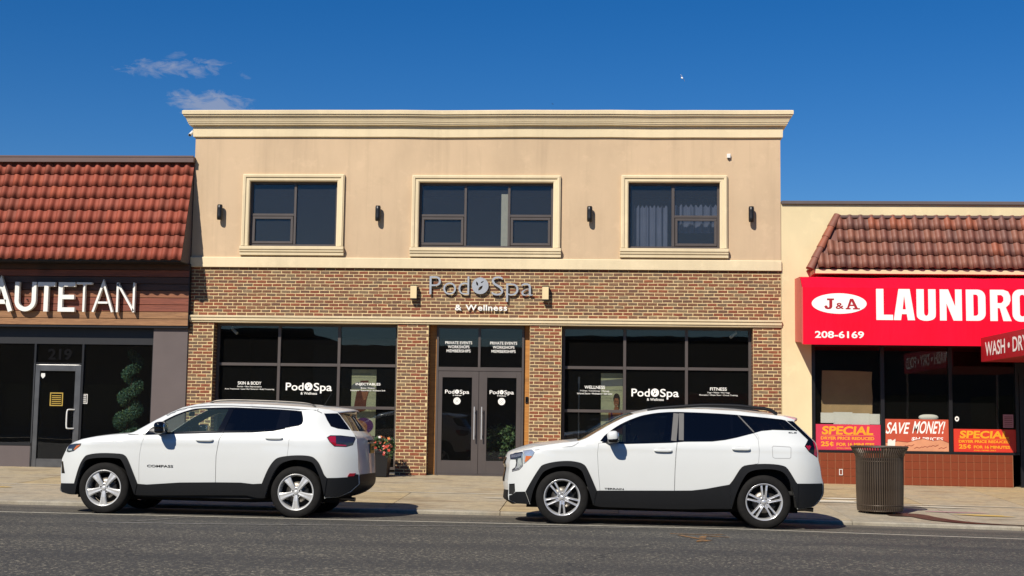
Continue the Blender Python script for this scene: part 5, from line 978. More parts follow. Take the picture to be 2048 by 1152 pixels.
class Car:
    def __init__(s, root, sp):
        s.root = root; s.sp = sp; st = sp['stations']; s.edge = [q[0] for q in st]; s.cen = [q[1] for q in st]; s.tagn = [q[2] for q in st]
        top = [q[0] for q in st if q[2] in ('hood', 'windshield', 'roof')]; s.tx = [p[0] for p in top]; s.tz = [p[1] for p in top]
        s.xf = min(p[0] for p in s.edge); s.xr = max(p[0] for p in s.edge)
    def S(s, x, z):
        sp = s.sp; x = np.asarray(x, float); z = np.asarray(z, float); y = pip_interp(z, sp['zt'], sp['yt'])
        t = np.clip((s.xf+sp['Lf']-x)/sp['Lf'], 0, 1); y = y-sp['Af']*t**2.3
        up = np.clip((z-1.12)/0.15, 0, 1); Lr = sp['Lr']+0.12*up; t = np.clip((x-(s.xr-0.08*up-Lr))/Lr, 0, 1.1); y = y-(sp['Ar']+0.02*up)*t**2.2
        for (cx, cz, rx, rz, am) in sp.get('flare', ()): y = y+am*np.exp(-((x-cx)/rx)**2-((z-cz)/rz)**2)
        y = y+0.010*np.exp(-((z-sp['crease'](x))/0.030)**2)
        r = sp['rf']; T = np.interp(x, s.tx, s.tz); d = np.clip(T-z, 0, r); return y-(r-np.sqrt(np.maximum(0, r*r-(r-d)**2)))
    def panel(s, name, outer, mat, holes=(), off=0.0, depth=0.02, step=0.055, parent=None, sides=(-1, 1), mats=None):
        v2, f2 = tri2d(outer, holes, step); A = np.array(v2); y = s.S(A[:, 0], A[:, 1])+off; obs = []
        bnd = {}
        for f in f2:
            for a, b in zip(f, f[1:]+f[:1]):
                k = (min(a, b), max(a, b)); bnd[k] = None if k in bnd else (a, b)
        be = [e for e in bnd.values() if e]
        for sd in sides:
            mb = MB(); n = len(v2); vs = [(A[i, 0], sd*y[i], A[i, 1]) for i in range(n)]; mb.add(vs, f2, 0, True)
            if depth > 0:
                idx = sorted({i for e in be for i in e}); mp = {i: n+k for k, i in enumerate(idx)}; mb.v.extend([(A[i, 0], sd*(y[i]-depth), A[i, 1]) for i in idx])
                for a, b in be: mb.f.append((a, b, mp[b], mp[a])); mb.mi.append(0); mb.sm.append(False)
            me_o = mb.build(name, [mat], parent or s.root, recalc=True); me = me_o.data
            # outward normals
            cx = sum(p.normal.y*p.area for p in me.polygons[:len(f2)])
            if cx*sd < 0: me.flip_normals()
            es = {(min(a, b), max(a, b)) for a, b in be}
            for e in me.edges:
                if (min(e.vertices), max(e.vertices)) in es: e.use_edge_sharp = True
            obs.append(me_o)
        return obs
    def strip(s, i0, i1, name, mat, off=0.0, umax=1.0, nu=15):
        mb = MB(); us = np.linspace(-umax, umax, nu); vs = []; rows = []
        E = smooth(s.edge[i0:i1+1], 3); Cn = smooth(s.cen[i0:i1+1], 3)
        for e, c in zip(E, Cn):
            ye = float(s.S(e[0], e[1]))
            for u in us: a = abs(u)**2.4; vs.append((c[0]+(e[0]-c[0])*a, u*ye, c[1]+(e[1]-c[1])*u*u))
        n = len(us); mb.add(vs, [(j*n+k, j*n+k+1, (j+1)*n+k+1, (j+1)*n+k) for j in range(len(E)-1) for k in range(n-1)], 0, True)
        o = mb.build(name, [mat], s.root, recalc=False); me = o.data; me.update()
        # orient away from the cabin centre
        c0 = Vector((1.4, 0, 0.7)); sgn = sum((p.center-c0).dot(p.normal)*p.area for p in me.polygons)
        if sgn < 0: me.flip_normals()
        if off:
            for v, nrm in zip(me.vertices, [Vector(q.vector) for q in me.vertex_normals]): v.co = v.co+nrm*off
        return o
    def line(s, name, pts, w, mat, off=0.0015, sides=(-1, 1), parent=None):
        for (v, f) in stroke_glyph([pts], w):
            A = np.array(v); y = s.S(A[:, 0], A[:, 1])+off
            for sd in sides: mb = MB(); mb.add([(A[i, 0], sd*y[i], A[i, 1]) for i in range(len(A))], f, 0, True); mb.build(name, [mat], parent or s.root)
    def text(s, t, x0, x1, z0, z1, mat, parent, bold=0.02):
        mb = MB(); text_fit(mb, t, x0, x1, z0, z1, 0, 0, bold, mapf=lambda x, y, z: (x, -(float(s.S(x, z))+0.004), z)); mb.build('badge_lettering', [mat], parent, recalc=False)

def make_wheel(style, r_t):
    k = r_t/0.351
    mb = MB(); mb.lathe([(r*k, h) for r, h in ((0.240, -0.092), (0.246, -0.104), (0.258, -0.110), (0.29, -0.113), (0.325, -0.106), (0.341, -0.095), (0.3495, -0.078), (0.351, -0.05), (0.351, -0.045), (0.344, -0.042), (0.344, -0.034), (0.351, -0.031), (0.351, 0.031), (0.344, 0.034), (0.344, 0.042), (0.351, 0.045), (0.351, 0.05), (0.3495, 0.078), (0.341, 0.095), (0.325, 0.106), (0.29, 0.113), (0.246, 0.106), (0.240, 0.098))], 72, 'Y')
    tyre = mb.build('tyre', ['tyre'])
    alloy = 'alloy' if style == 'wide' else 'alloy_polished'
    mb = MB(); mb.lathe([(0.223, -0.100), (0.229, -0.106), (0.226, -0.110), (0.219, -0.108), (0.212, -0.098), (0.204, -0.078), (0.196, -0.02), (0.205, 0.09)], 64, 'Y')
    def bar(a, pts, y0f):
        # pts: (r, lateral centre, half width); crowned bar
        ca, sa = math.cos(a), math.sin(a); vs = []
        for r, lc, hw in pts:
            y = y0f(r)
            for l, dy in ((-hw, 0.030), (-hw*0.92, 0.004), (-hw*0.6, -0.004), (0, -0.001), (hw*0.6, -0.004), (hw*0.92, 0.004), (hw, 0.030)):
                q = lc+l; vs.append((r*ca-q*sa, y+dy, r*sa+q*ca))
        m = 7; mb.add(vs, [(j*m+i, j*m+i+1, (j+1)*m+i+1, (j+1)*m+i) for j in range(len(pts)-1) for i in range(m-1)])
    yf = lambda r: -0.088+0.012*max(0, (0.12-r)/0.12)-0.010*math.sin(math.pi*min(1, r/0.22))
    for q in range(5):
        a = R(-90+72*q)
        if style == 'wide': bar(a, [(0.035, 0, 0.026), (0.075, 0, 0.030), (0.11, 0, 0.033), (0.15, 0, 0.039), (0.19, 0, 0.049), (0.218, 0, 0.062)], yf)
        else:
            for sg_ in (-1, 1): bar(a, [(0.04, sg_*0.017, 0.015), (0.09, sg_*0.021, 0.014), (0.14, sg_*0.026, 0.0135), (0.19, sg_*0.031, 0.0145), (0.218, sg_*0.036, 0.019)], yf)
            bar(a, [(0.035, 0, 0.012), (0.085, 0, 0.012)], lambda r: yf(r)+0.010)
    mb.lathe([(0.0, -0.082), (0.03, -0.083), (0.055, -0.084), (0.068, -0.078), (0.072, -0.05)], 30, 'Y')
    RS = 1.085; mb.v = [(x*RS, y, z*RS) for x, y, z in mb.v]
    w = mb.build('wheel', [alloy]); tyre.parent = w
    mb = MB(); mb.lathe([(0.0, -0.094), (0.022, -0.093), (0.030, -0.088), (0.031, -0.080)], 24, 'Y'); mb.build('hub_cap', [alloy], w)
    for q in range(5):
        a = R(-90+36+72*q); mb = MB(); c = (0.050*math.cos(a), 0.050*math.sin(a)); mb.lathe([(0.0, -0.080), (0.0065, -0.0845), (0.0085, -0.084), (0.011, -0.079)], 10, 'Y', (c[0], -0.004, c[1])); mb.build('lug_nut', ['black_metal'], w)
    mb = MB(); mb.lathe([(0.06, -0.020), (0.148, -0.020), (0.148, -0.010), (0.06, -0.010)], 40, 'Y'); mb.build('brake_disc', ['disc_metal'], w)
    mb = MB(); mb.box(0.09, 0.16, -0.045, 0.01, -0.055, 0.055); mb.build('brake_calliper', ['black_metal'], w, bev=0.008)
    mb = MB(); mb.lathe([(0.0, 0.03), (0.20, 0.03)], 40, 'Y'); mb.build('wheel_backing', ['under_black'], w)
    return w
def build_car(name, label, sp, loc, rot):
    root = bpy.data.objects.new(name, None); COL.objects.link(root); tag(root, label, 'car'); c = Car(root, sp); st = sp['stations']
    fa, ra = sp['arch_f'], sp['arch_r']; G = sp['glass_hole']; D1, D2 = sp['door_f'], sp['door_r']
    # outline of one body side: over the top from front to rear, then back along the bottom round both arches
    outline = list(s for s in c.edge)+[(ra[-1][0], 0.27)]+list(reversed(ra))+[(ra[0][0]-0.01, 0.27), (ra[0][0]-0.02, 0.37), (fa[-1][0]+0.03, 0.35), (fa[-1][0]+0.01, 0.27)]+list(reversed(fa))+[(fa[0][0], 0.25)]
    c.outline = outline
    holes = [offset_poly(D1, 0.0035), offset_poly(D2, 0.0035), offset_poly(G, 0.004)]+[offset_poly(h, 0.002) for h in sp['cuts']]
    c.panel('body_side', outline, 'car_white', holes, 0.0, 0.03, 0.05)
    c.panel('inner_shell', offset_poly(outline, -0.02), 'under_black', [offset_poly(G, -0.01)], -0.035, 0.0, 0.12)
    d1 = c.panel('front_door', D1, 'car_white', (), 0.0, 0.028, 0.05); d2 = c.panel('rear_door', D2, 'car_white', (), 0.0, 0.028, 0.05)
    # strips over the car
    i = 0; tags = c.tagn
    while i < len(tags)-1:
        j = i
        while j < len(tags)-1 and tags[j] == tags[i]: j += 1
        mt_ = {'bumper': 'black_plastic', 'fascia': 'car_white', 'hood': 'car_white', 'windshield': 'car_glass', 'roof': 'car_white', 'spoiler': 'car_white', 'rear_window': 'car_glass_dark', 'tailgate': 'car_white', 'rear_bumper': 'black_plastic'}[tags[i]]
        nm = {'bumper': 'front_bumper', 'fascia': 'front_fascia', 'spoiler': 'rear_spoiler'}.get(tags[i], tags[i])
        o = c.strip(i, j, nm, mt_)
        if nm == 'tailgate': tg = o
        if nm == 'front_fascia': fz = (i, j)
        i = j
    k0, k1 = sp['grille']; c.strip(k0, k1, 'grille', 'gloss_black', 0.006, 0.72)
    # greenhouse: trim and panes
    c.panel('window_trim', offset_poly(G, -0.001), 'gloss_black', [offset_poly(p, -0.001) for _, p, _ in sp['panes']], -0.004, 0.02, 0.06)
    for nm, p, mt_ in sp['panes']: c.panel(nm, p, mt_, (), -0.008, 0.0, 0.08)
    for nm, p, mt_, off in sp['trims']: c.panel(nm, p, mt_, (), off, 0.03, 0.035)
    for nm, pts, wd, mt_, off in sp['lines']: c.line(nm, pts, wd, mt_, off)
    # wheels, liners
    rt = sp['rt']; w0 = make_wheel(sp['wheel'], rt); w0.parent = root; first = True
    for ax, rotw in ((0.0, 0.0), (sp['wb'], R(sp['rear_rot']))):
        for sd in (-1, 1):
            w = w0 if first else copy_tree(w0, root); first = False
            w.location = (ax, sd*(sp['yw']-0.113), rt-0.004); w.rotation_euler = (0, rotw, 0) if sd < 0 else (0, -rotw, math.pi)
    for ar in (fa, ra):
        for sd in (-1, 1):
            mb = MB(); P = ar; n = len(P); vs = [(p[0], sd*(float(c.S(p[0], p[1]))-0.01), p[1]) for p in P]+[(p[0], sd*0.52, p[1]) for p in P]+[((P[0][0]+P[-1][0])/2, sd*0.52, 0.35)]
            mb.add(vs, [(k, k+1, n+k+1, n+k) for k in range(n-1)]+[(n+k, n+k+1, 2*n) for k in range(n-1)], 0, True); mb.build('wheel_liner', ['under_black'], root)
    mb = MB(); mb.box(-0.50, 3.20, -0.50, 0.50, 0.20, 0.42); mb.box(sp['arch_f'][-1][0]+0.03, sp['arch_r'][0][0]-0.03, -0.84, 0.84, 0.24, 0.42); mb.build('underbody', ['under_black'], root)
    mb = MB(); mb.tube([(-0.62+0.55, -0.3, 0.21), (1.9, -0.28, 0.20), (3.3, -0.45, 0.26), (3.42, -0.47, 0.25)], 0.03, 8); mb.build('exhaust', ['disc_metal'], root)
    # cabin
    mb = MB(); mb.box(0.30, 3.15, -0.78, 0.78, 0.42, 0.50); mb.box(0.42, 0.80, -0.72, 0.72, 0.50, 1.06); mb.box(2.62, 3.1, -0.70, 0.70, 0.50, 0.98); mb.build('cabin_floor', ['under_black'], root, bev=0.03)
    for sy in (-0.38, 0.38):
        mb = MB(); superell(mb, (1.22, sy, 0.62), (0.27, 0.25, 0.11), 0.45); superell(mb, (1.56, sy, 0.95), (0.09, 0.24, 0.34), 0.45, rot=Matrix.Rotation(0.26, 3, 'Y')); se_ = mb.build('seat', ['seat_black'], root); mb = MB(); superell(mb, (1.68, sy, 1.345), (0.05, 0.13, 0.095), 0.6, rot=Matrix.Rotation(0.2, 3, 'Y')); mb.tube([(1.655, sy-0.05, 1.2), (1.67, sy-0.05, 1.30)], 0.008, 6); mb.tube([(1.655, sy+0.05, 1.2), (1.67, sy+0.05, 1.30)], 0.008, 6); mb.build('headrest', ['seat_black'], se_)
    mb = MB(); superell(mb, (2.18, 0, 0.64), (0.27, 0.66, 0.11), 0.35); superell(mb, (2.50, 0, 0.95), (0.09, 0.66, 0.34), 0.35, rot=Matrix.Rotation(0.3, 3, 'Y')); rs_ = mb.build('rear_seat', ['seat_black'], root)
    for sy in (-0.38, 0.38): mb = MB(); superell(mb, (2.62, sy, 1.31), (0.05, 0.12, 0.08), 0.6); mb.build('headrest', ['seat_black'], rs_)
    mb = MB(); n = 28; rr = 0.18; pts = [(0.93+0.42*rr*math.cos(2*math.pi*k/n), -0.38+rr*math.sin(2*math.pi*k/n), 1.04+0.9*rr*math.cos(2*math.pi*k/n)) for k in range(n+1)]; mb.tube(pts, 0.014, 8, caps=False); mb.tube([(0.93, -0.55, 1.04), (0.93, -0.21, 1.04)], 0.016, 8); mb.tube([(0.80, -0.38, 0.98), (0.93, -0.38, 1.04)], 0.03, 10); mb.build('steering_wheel', ['seat_black'], root)
    mb = MB(); superell(mb, (0.92, 0.0, 1.40), (0.02, 0.11, 0.035), 0.5); mb.tube([(0.80, 0, 1.44), (0.92, 0, 1.42)], 0.008, 6); mb.build('rear_view_mirror', ['black_metal'], root)
    # mirrors
    mx, mz = sp['mirror']
    for sd in (-1, 1):
        ys = float(c.S(mx-0.08, mz-0.08)); mb = MB(); superell(mb, (mx, sd*(ys+0.155), mz), (0.075, 0.115, 0.078), 0.62, 24, 14, rot=Matrix.Rotation(-0.12, 3, 'Y')); o = mb.build('door_mirror', [sp['mirror_mat']], root)
        mb = MB(); superell(mb, (mx+0.005, sd*(ys+0.15), mz-0.045), (0.077, 0.12, 0.045), 0.62, 20, 10); mb.tube([(mx-0.07, sd*(ys-0.02), mz-0.075), (mx-0.01, sd*(ys+0.09), mz-0.055)], [0.035, 0.03], 10); mb.build('mirror_base', ['gloss_black'], o); mb = MB(); superell(mb, (mx+0.072, sd*(ys+0.155), mz+0.005), (0.010, 0.095, 0.055), 0.5, 16, 8); mb.build('mirror_glass', ['chrome'], o)
    # handles
    for (hx, hz), ds in ((sp['handle_f'], d1), (sp['handle_r'], d2)):
        for sd, dd in zip((-1, 1), ds):
            ys = float(c.S(hx, hz)); mb = MB(); superell(mb, (hx, sd*(ys+0.022), hz), (0.118, 0.014, 0.019), 0.6, 24, 10); superell(mb, (hx+0.10, sd*(ys+0.008), hz), (0.025, 0.018, 0.016), 0.7, 12, 8); superell(mb, (hx-0.10, sd*(ys+0.008), hz), (0.022, 0.018, 0.014), 0.7, 12, 8); mb.build('door_handle', ['car_white'], dd)
            cup = ell(hx-0.01, hz+0.012, 0.062, 0.030, 18); A = np.array(cup); yy = c.S(A[:, 0], A[:, 1])+0.0012; mb = MB(); mb.add([(A[k, 0], sd*yy[k], A[k, 1]) for k in range(len(A))], [tuple(range(len(A)))], 0, True); mb.build('handle_cup', ['cup_shade'], dd)
    # roof rails
    for sd in (-1, 1):
        mb = MB(); rp = smooth(sp['rail'], 5); mb.tube([(x, sd*sp['rail_y'], z) for x, z in rp], sp['rail_r'], 10); mb.build('roof_rail', [sp['rail_mat']], root)
    # rear plate, badges, wiper
    mb = MB(); pxr = sp['plate_x']; mb.box(pxr, pxr+0.008, -0.155, 0.155, 0.89, 1.03); pl = mb.build('number_plate', ['plate_yellow'], root, bev=0.003)
    mb = MB(); mb.box(pxr+0.0085, pxr+0.0095, -0.12, 0.12, 0.93, 0.99); mb.build('plate_lettering', ['lamp_dark'], pl)
    mb = MB(); mb.box(pxr-0.03, pxr+0.012, -0.22, 0.22, 1.045, 1.075); mb.build('handle_bar', ['gloss_black'], root, bev=0.006)
    for t_, x0, x1, z0, z1, which in sp['texts']: c.text(t_, x0, x1, z0, z1, 'gloss_black', d1[0] if which == 'door' else root)
    if sp.get('antenna'): mb = MB(); mb.tube([(x, 0.0, z) for x, z in sp['antenna']], [0.008, 0.004, 0.003], 8); mb.build('antenna', ['black_plastic'], root)
    root.location = loc; root.rotation_euler = rot
    return root, c
plain('cup_shade', (0.62, 0.62, 0.61), 0.3, 0.01, 3, coat=1.0)
# ---- left SUV
L_st = [((-0.56, 0.25), (-0.66, 0.22), 'bumper'), ((-0.70, 0.275), (-0.775, 0.26), 'bumper'), ((-0.715, 0.33), (-0.785, 0.31), 'bumper'), ((-0.695, 0.395), (-0.76, 0.388), 'fascia'), ((-0.705, 0.47), (-0.775, 0.465), 'fascia'), ((-0.705, 0.59), (-0.765, 0.59), 'fascia'), ((-0.69, 0.73), (-0.75, 0.76), 'fascia'), ((-0.635, 0.82), (-0.698, 0.832), 'fascia'), ((-0.600, 0.88), (-0.655, 0.92), 'fascia'), ((-0.565, 0.935), (-0.60, 0.972), 'hood'),
        ((-0.50, 0.965), (-0.52, 1.005), 'hood'), ((-0.36, 1.010), (-0.363, 1.053), 'hood'), ((-0.155, 1.050), (-0.155, 1.09), 'hood'), ((0.086, 1.082), (0.086, 1.117), 'hood'), ((0.29, 1.098), (0.22, 1.128), 'windshield'), ((0.37, 1.125), (0.30, 1.155), 'windshield'), ((0.50, 1.205), (0.44, 1.235), 'windshield'), ((0.65, 1.302), (0.59, 1.335), 'windshield'), ((0.80, 1.388), (0.75, 1.425), 'windshield'), ((0.97, 1.470), (0.93, 1.512), 'roof'),
        ((1.17, 1.522), (1.16, 1.562), 'roof'), ((1.35, 1.540), (1.35, 1.590), 'roof'), ((1.70, 1.545), (1.70, 1.597), 'roof'), ((2.02, 1.540), (2.02, 1.593), 'roof'), ((2.30, 1.530), (2.30, 1.584), 'roof'), ((2.60, 1.518), (2.60, 1.570), 'roof'), ((2.90, 1.500), (2.92, 1.545), 'spoiler'), ((3.05, 1.485), (3.12, 1.530), 'spoiler'), ((3.16, 1.455), (3.31, 1.500), 'spoiler'), ((3.17, 1.440), (3.33, 1.470), 'rear_window'), ((3.20, 1.41), (3.27, 1.425), 'rear_window'), ((3.29, 1.30), (3.355, 1.305), 'rear_window'),
        ((3.375, 1.195), (3.435, 1.195), 'tailgate'), ((3.415, 1.15), (3.48, 1.155), 'tailgate'), ((3.455, 1.08), (3.53, 1.08), 'tailgate'), ((3.48, 0.84), (3.558, 0.84), 'tailgate'), ((3.485, 0.69), (3.57, 0.69), 'tailgate'), ((3.50, 0.60), (3.573, 0.61), 'rear_bumper'), ((3.505, 0.47), (3.577, 0.46), 'rear_bumper'), ((3.40, 0.36), (3.47, 0.35), 'rear_bumper'), ((3.25, 0.29), (3.30, 0.28), 'rear_bumper'), ((3.10, 0.28), (3.10, 0.26), 'rear_bumper')]
L_ao = smooth([(-0.435, 0.403), (-0.358, 0.635), (-0.290, 0.755), (-0.223, 0.799), (-0.049, 0.824), (0.204, 0.821), (0.284, 0.799), (0.334, 0.738), (0.40, 0.59), (0.473, 0.418)], 3)
L_ai = smooth([(-0.425, 0.245), (-0.355, 0.51), (-0.290, 0.675), (-0.223, 0.736), (-0.049, 0.761), (0.189, 0.757), (0.254, 0.72), (0.323, 0.582), (0.435, 0.262)], 3)
L_ro = smooth([(2.207, 0.459), (2.285, 0.647), (2.362, 0.765), (2.44, 0.816), (2.60, 0.842), (2.760, 0.848), (2.875, 0.835), (2.939, 0.798), (2.995, 0.73), (3.055, 0.60), (3.10, 0.548)], 3)
L_ri = smooth([(2.247, 0.256), (2.281, 0.39), (2.366, 0.602), (2.455, 0.723), (2.60, 0.780), (2.726, 0.785), (2.867, 0.765), (2.931, 0.712), (3.014, 0.53), (3.065, 0.30)], 3)
L_glass = [(0.545, 1.098)]+smooth([(0.60, 1.165), (0.72, 1.252), (0.906, 1.360), (1.09, 1.434), (1.245, 1.464), (1.62, 1.482), (1.853, 1.482), (2.366, 1.468), (2.60, 1.455)], 3)+[(2.675, 1.448), (2.705, 1.36), (2.712, 1.315), (2.702, 1.276), (2.660, 1.253), (2.531, 1.229), (2.470, 1.218), (2.302, 1.180), (2.026, 1.157), (1.641, 1.146), (0.923, 1.116)]
L_D1 = [(0.549, 1.088), (0.507, 0.956), (0.489, 0.802), (0.489, 0.617), (0.497, 0.385), (0.603, 0.378), (1.064, 0.415), (1.555, 0.428), (1.553, 0.62), (1.551, 0.816), (1.581, 1.042), (1.632, 1.137), (0.923, 1.107)]
L_D2 = [(1.640, 1.137), (1.588, 1.040), (1.559, 0.816), (1.561, 0.62), (1.563, 0.428), (1.908, 0.432), (2.077, 0.416), (2.20, 0.42), (2.215, 0.47), (2.285, 0.647), (2.362, 0.765), (2.44, 0.816), (2.538, 0.825), (2.545, 0.891), (2.555, 1.086), (2.543, 1.220), (2.475, 1.208), (2.302, 1.170), (2.026, 1.148)]
L_tail = [(3.074, 1.097), (3.112, 1.126), (3.25, 1.128), (3.43, 1.110), (3.44, 1.085), (3.41, 1.0), (3.33, 0.972), (3.179, 0.975), (3.115, 1.036)]
L_head = [(-0.605, 0.835), (-0.580, 0.905), (-0.550, 0.928), (-0.44, 0.944), (-0.355, 0.946), (-0.365, 0.915), (-0.469, 0.842), (-0.56, 0.822)]
L_fog = [(-0.695, 0.694), (-0.666, 0.695), (-0.619, 0.532), (-0.690, 0.531)]
L_rg = [(2.990, 1.425), (3.165, 1.432), (3.20, 1.400), (3.285, 1.29), (3.355, 1.205), (3.198, 1.221), (3.102, 1.250), (3.045, 1.33)]
spL = dict(stations=L_st, zt=[0.20, 0.30, 0.42, 0.55, 0.75, 0.92, 1.02, 1.12, 1.25, 1.40, 1.52, 1.62], yt=[0.845, 0.870, 0.888, 0.900, 0.908, 0.905, 0.895, 0.872, 0.812, 0.738, 0.680, 0.635], Lf=0.62, Af=0.26, Lr=0.52, Ar=0.24, rf=0.055, crease=lambda x: 0.985+0.02*x, flare=((0.03, 0.62, 0.42, 0.25, 0.012), (2.66, 0.64, 0.42, 0.25, 0.014)),
    arch_f=L_ai, arch_r=L_ri, glass_hole=L_glass, door_f=L_D1, door_r=L_D2, cuts=[L_tail, L_head, L_fog, L_rg], grille=(5, 7), wb=2.674, rt=0.351, wheel='wide', rear_rot=0, yw=0.900,
    panes=[('front_window', [(0.80, 1.124), (0.79, 1.275)]+smooth([(0.92, 1.350), (1.09, 1.420), (1.25, 1.450), (1.45, 1.461), (1.650, 1.464)], 3)+[(1.545, 1.158), (0.93, 1.130)], 'car_glass'), ('rear_side_window', [(1.715, 1.465), (1.853, 1.466), (2.385, 1.451), (2.350, 1.203), (2.302, 1.195), (2.026, 1.172), (1.635, 1.161)], 'car_glass_dark'), ('quarter_window', [(2.515, 1.444), (2.650, 1.438), (2.693, 1.32), (2.680, 1.285), (2.648, 1.268), (2.530, 1.246)], 'car_glass_dark')],
    trims=[('wheel_arch_trim', L_ao+list(reversed(L_ai)), 'black_plastic', 0.022), ('wheel_arch_trim', L_ro+list(reversed(L_ri)), 'black_plastic', 0.022), ('sill_trim', [(0.475, 0.415), (0.603, 0.408), (1.064, 0.445), (1.556, 0.458), (1.908, 0.462), (2.077, 0.446), (2.205, 0.455), (2.243, 0.258), (2.145, 0.256), (1.991, 0.289), (1.378, 0.278), (0.609, 0.258), (0.437, 0.261)], 'black_plastic', 0.012),
        ('bumper_side', [(-0.435, 0.400), (-0.69, 0.393), (-0.705, 0.33), (-0.69, 0.28), (-0.56, 0.252), (-0.43, 0.25)], 'black_plastic', 0.010), ('bumper_side', [(3.07, 0.548), (3.213, 0.552), (3.36, 0.562), (3.40, 0.60), (3.49, 0.602), (3.497, 0.47), (3.395, 0.365), (3.25, 0.292), (3.07, 0.285)], 'black_plastic', 0.010),
        ('tail_lamp', offset_poly(L_tail, -0.004), 'lamp_dark', 0.004), ('tail_lamp_red', [(3.088, 1.096), (3.118, 1.115), (3.19, 1.114), (3.205, 0.99), (3.185, 0.985), (3.122, 1.038)], 'lamp_red', 0.007), ('tail_lamp_red', [(3.20, 1.01), (3.335, 1.0), (3.33, 0.982), (3.20, 0.985)], 'lamp_red', 0.0072), ('head_lamp', offset_poly(L_head, -0.003), 'lamp_dark', 0.004), ('side_marker', [(-0.430, 0.915), (-0.37, 0.934), (-0.372, 0.918), (-0.455, 0.858), (-0.47, 0.862)], 'lamp_amber', 0.0065), ('head_lamp_lens', [(-0.57, 0.870), (-0.50, 0.872), (-0.505, 0.850), (-0.56, 0.845)], 'lamp_clear', 0.0068),
        ('air_vent', offset_poly(L_fog, -0.002), 'gloss_black', -0.004), ('rear_window_side', offset_poly(L_rg, -0.003), 'gloss_black', 0.001), ('reflector', [(3.36, 0.572), (3.385, 0.615), (3.46, 0.618), (3.44, 0.578)], 'lamp_red', 0.014)],
    lines=[('shut_line', [(0.30, 1.088), (0.43, 1.085), (0.545, 1.086)], 0.006, 'under_black', 0.0015), ('shut_line', [(2.90, 1.49), (2.893, 1.46), (2.96, 1.43)], 0.007, 'under_black', 0.0015), ('shut_line', [(2.99, 0.75), (3.12, 0.86), (3.18, 0.965)], 0.005, 'cup_shade', 0.0012), ('window_strip', [(0.55, 1.090), (0.92, 1.111), (1.64, 1.141), (2.03, 1.152), (2.31, 1.175), (2.48, 1.213)], 0.012, 'gloss_black', 0.004), ('roof_seam', [(0.78, 1.365), (0.97, 1.448), (1.17, 1.492), (1.35, 1.506), (1.70, 1.510), (2.3, 1.497), (2.88, 1.468)], 0.008, 'under_black', 0.002)],
    mirror=(0.80, 1.190), mirror_mat='gloss_black', handle_f=(1.385, 1.028), handle_r=(2.345, 1.072), rail=[(1.34, 1.525), (1.40, 1.565), (1.50, 1.583), (1.745, 1.592), (2.18, 1.588), (2.58, 1.574), (2.76, 1.556), (2.85, 1.518)], rail_y=0.60, rail_r=0.013, rail_mat='disc_metal', plate_x=3.557, antenna=[(2.84, 1.545), (2.87, 1.60), (2.95, 1.735)], texts=[('COMPASS', 0.60, 0.965, 0.645, 0.678, 'door')])
car1, c1 = build_car('parked_car', 'white compact SUV with silver wide-spoke wheels and black mirror parked before the tanning shop', spL, (0, 0, 0), (0, 0, 0))
# ---- right SUV
R_st = [((-0.62, 0.25), (-0.72, 0.22), 'bumper'), ((-0.74, 0.295), (-0.84, 0.30), 'bumper'), ((-0.75, 0.345), (-0.85, 0.34), 'bumper'), ((-0.745, 0.43), (-0.84, 0.43), 'fascia'), ((-0.755, 0.54), (-0.86, 0.548), 'fascia'), ((-0.75, 0.62), (-0.853, 0.62), 'fascia'), ((-0.735, 0.73), (-0.835, 0.735), 'fascia'), ((-0.735, 0.80), (-0.86, 0.79), 'fascia'), ((-0.72, 0.87), (-0.83, 0.873), 'fascia'), ((-0.69, 0.925), (-0.80, 0.945), 'hood'), ((-0.62, 0.960), (-0.74, 0.978), 'hood'),
        ((-0.50, 0.995), (-0.60, 1.030), 'hood'), ((-0.38, 1.025), (-0.45, 1.075), 'hood'), ((-0.22, 1.055), (-0.26, 1.105), 'hood'), ((0.0, 1.090), (0.0, 1.135), 'hood'), ((0.20, 1.115), (0.18, 1.155), 'windshield'), ((0.31, 1.155), (0.26, 1.180), 'windshield'), ((0.47, 1.252), (0.42, 1.280), 'windshield'), ((0.66, 1.365), (0.60, 1.398), 'windshield'), ((0.83, 1.452), (0.78, 1.492), 'windshield'), ((0.96, 1.500), (0.92, 1.536), 'roof'),
        ((1.15, 1.545), (1.13, 1.585), 'roof'), ((1.31, 1.570), (1.31, 1.612), 'roof'), ((1.47, 1.580), (1.47, 1.622), 'roof'), ((1.73, 1.588), (1.73, 1.632), 'roof'), ((1.96, 1.586), (1.96, 1.632), 'roof'), ((2.36, 1.570), (2.36, 1.618), 'roof'), ((2.80, 1.528), (2.80, 1.574), 'roof'), ((3.0, 1.505), (3.01, 1.553), 'spoiler'), ((3.10, 1.480), (3.20, 1.520), 'spoiler'), ((3.15, 1.462), (3.245, 1.495), 'spoiler'), ((3.13, 1.448), (3.235, 1.455), 'rear_window'), ((3.14, 1.42), (3.20, 1.425), 'rear_window'), ((3.26, 1.315), (3.325, 1.312), 'rear_window'), ((3.36, 1.215), (3.435, 1.205), 'tailgate'),
        ((3.41, 1.15), (3.49, 1.15), 'tailgate'), ((3.435, 1.02), (3.515, 1.02), 'tailgate'), ((3.44, 0.925), (3.515, 0.925), 'tailgate'), ((3.465, 0.83), (3.545, 0.83), 'tailgate'), ((3.485, 0.70), (3.56, 0.70), 'tailgate'), ((3.51, 0.62), (3.59, 0.625), 'rear_bumper'), ((3.515, 0.485), (3.592, 0.485), 'rear_bumper'), ((3.47, 0.40), (3.555, 0.405), 'rear_bumper'), ((3.37, 0.305), (3.46, 0.308), 'rear_bumper'), ((3.16, 0.27), (3.38, 0.265), 'rear_bumper')]
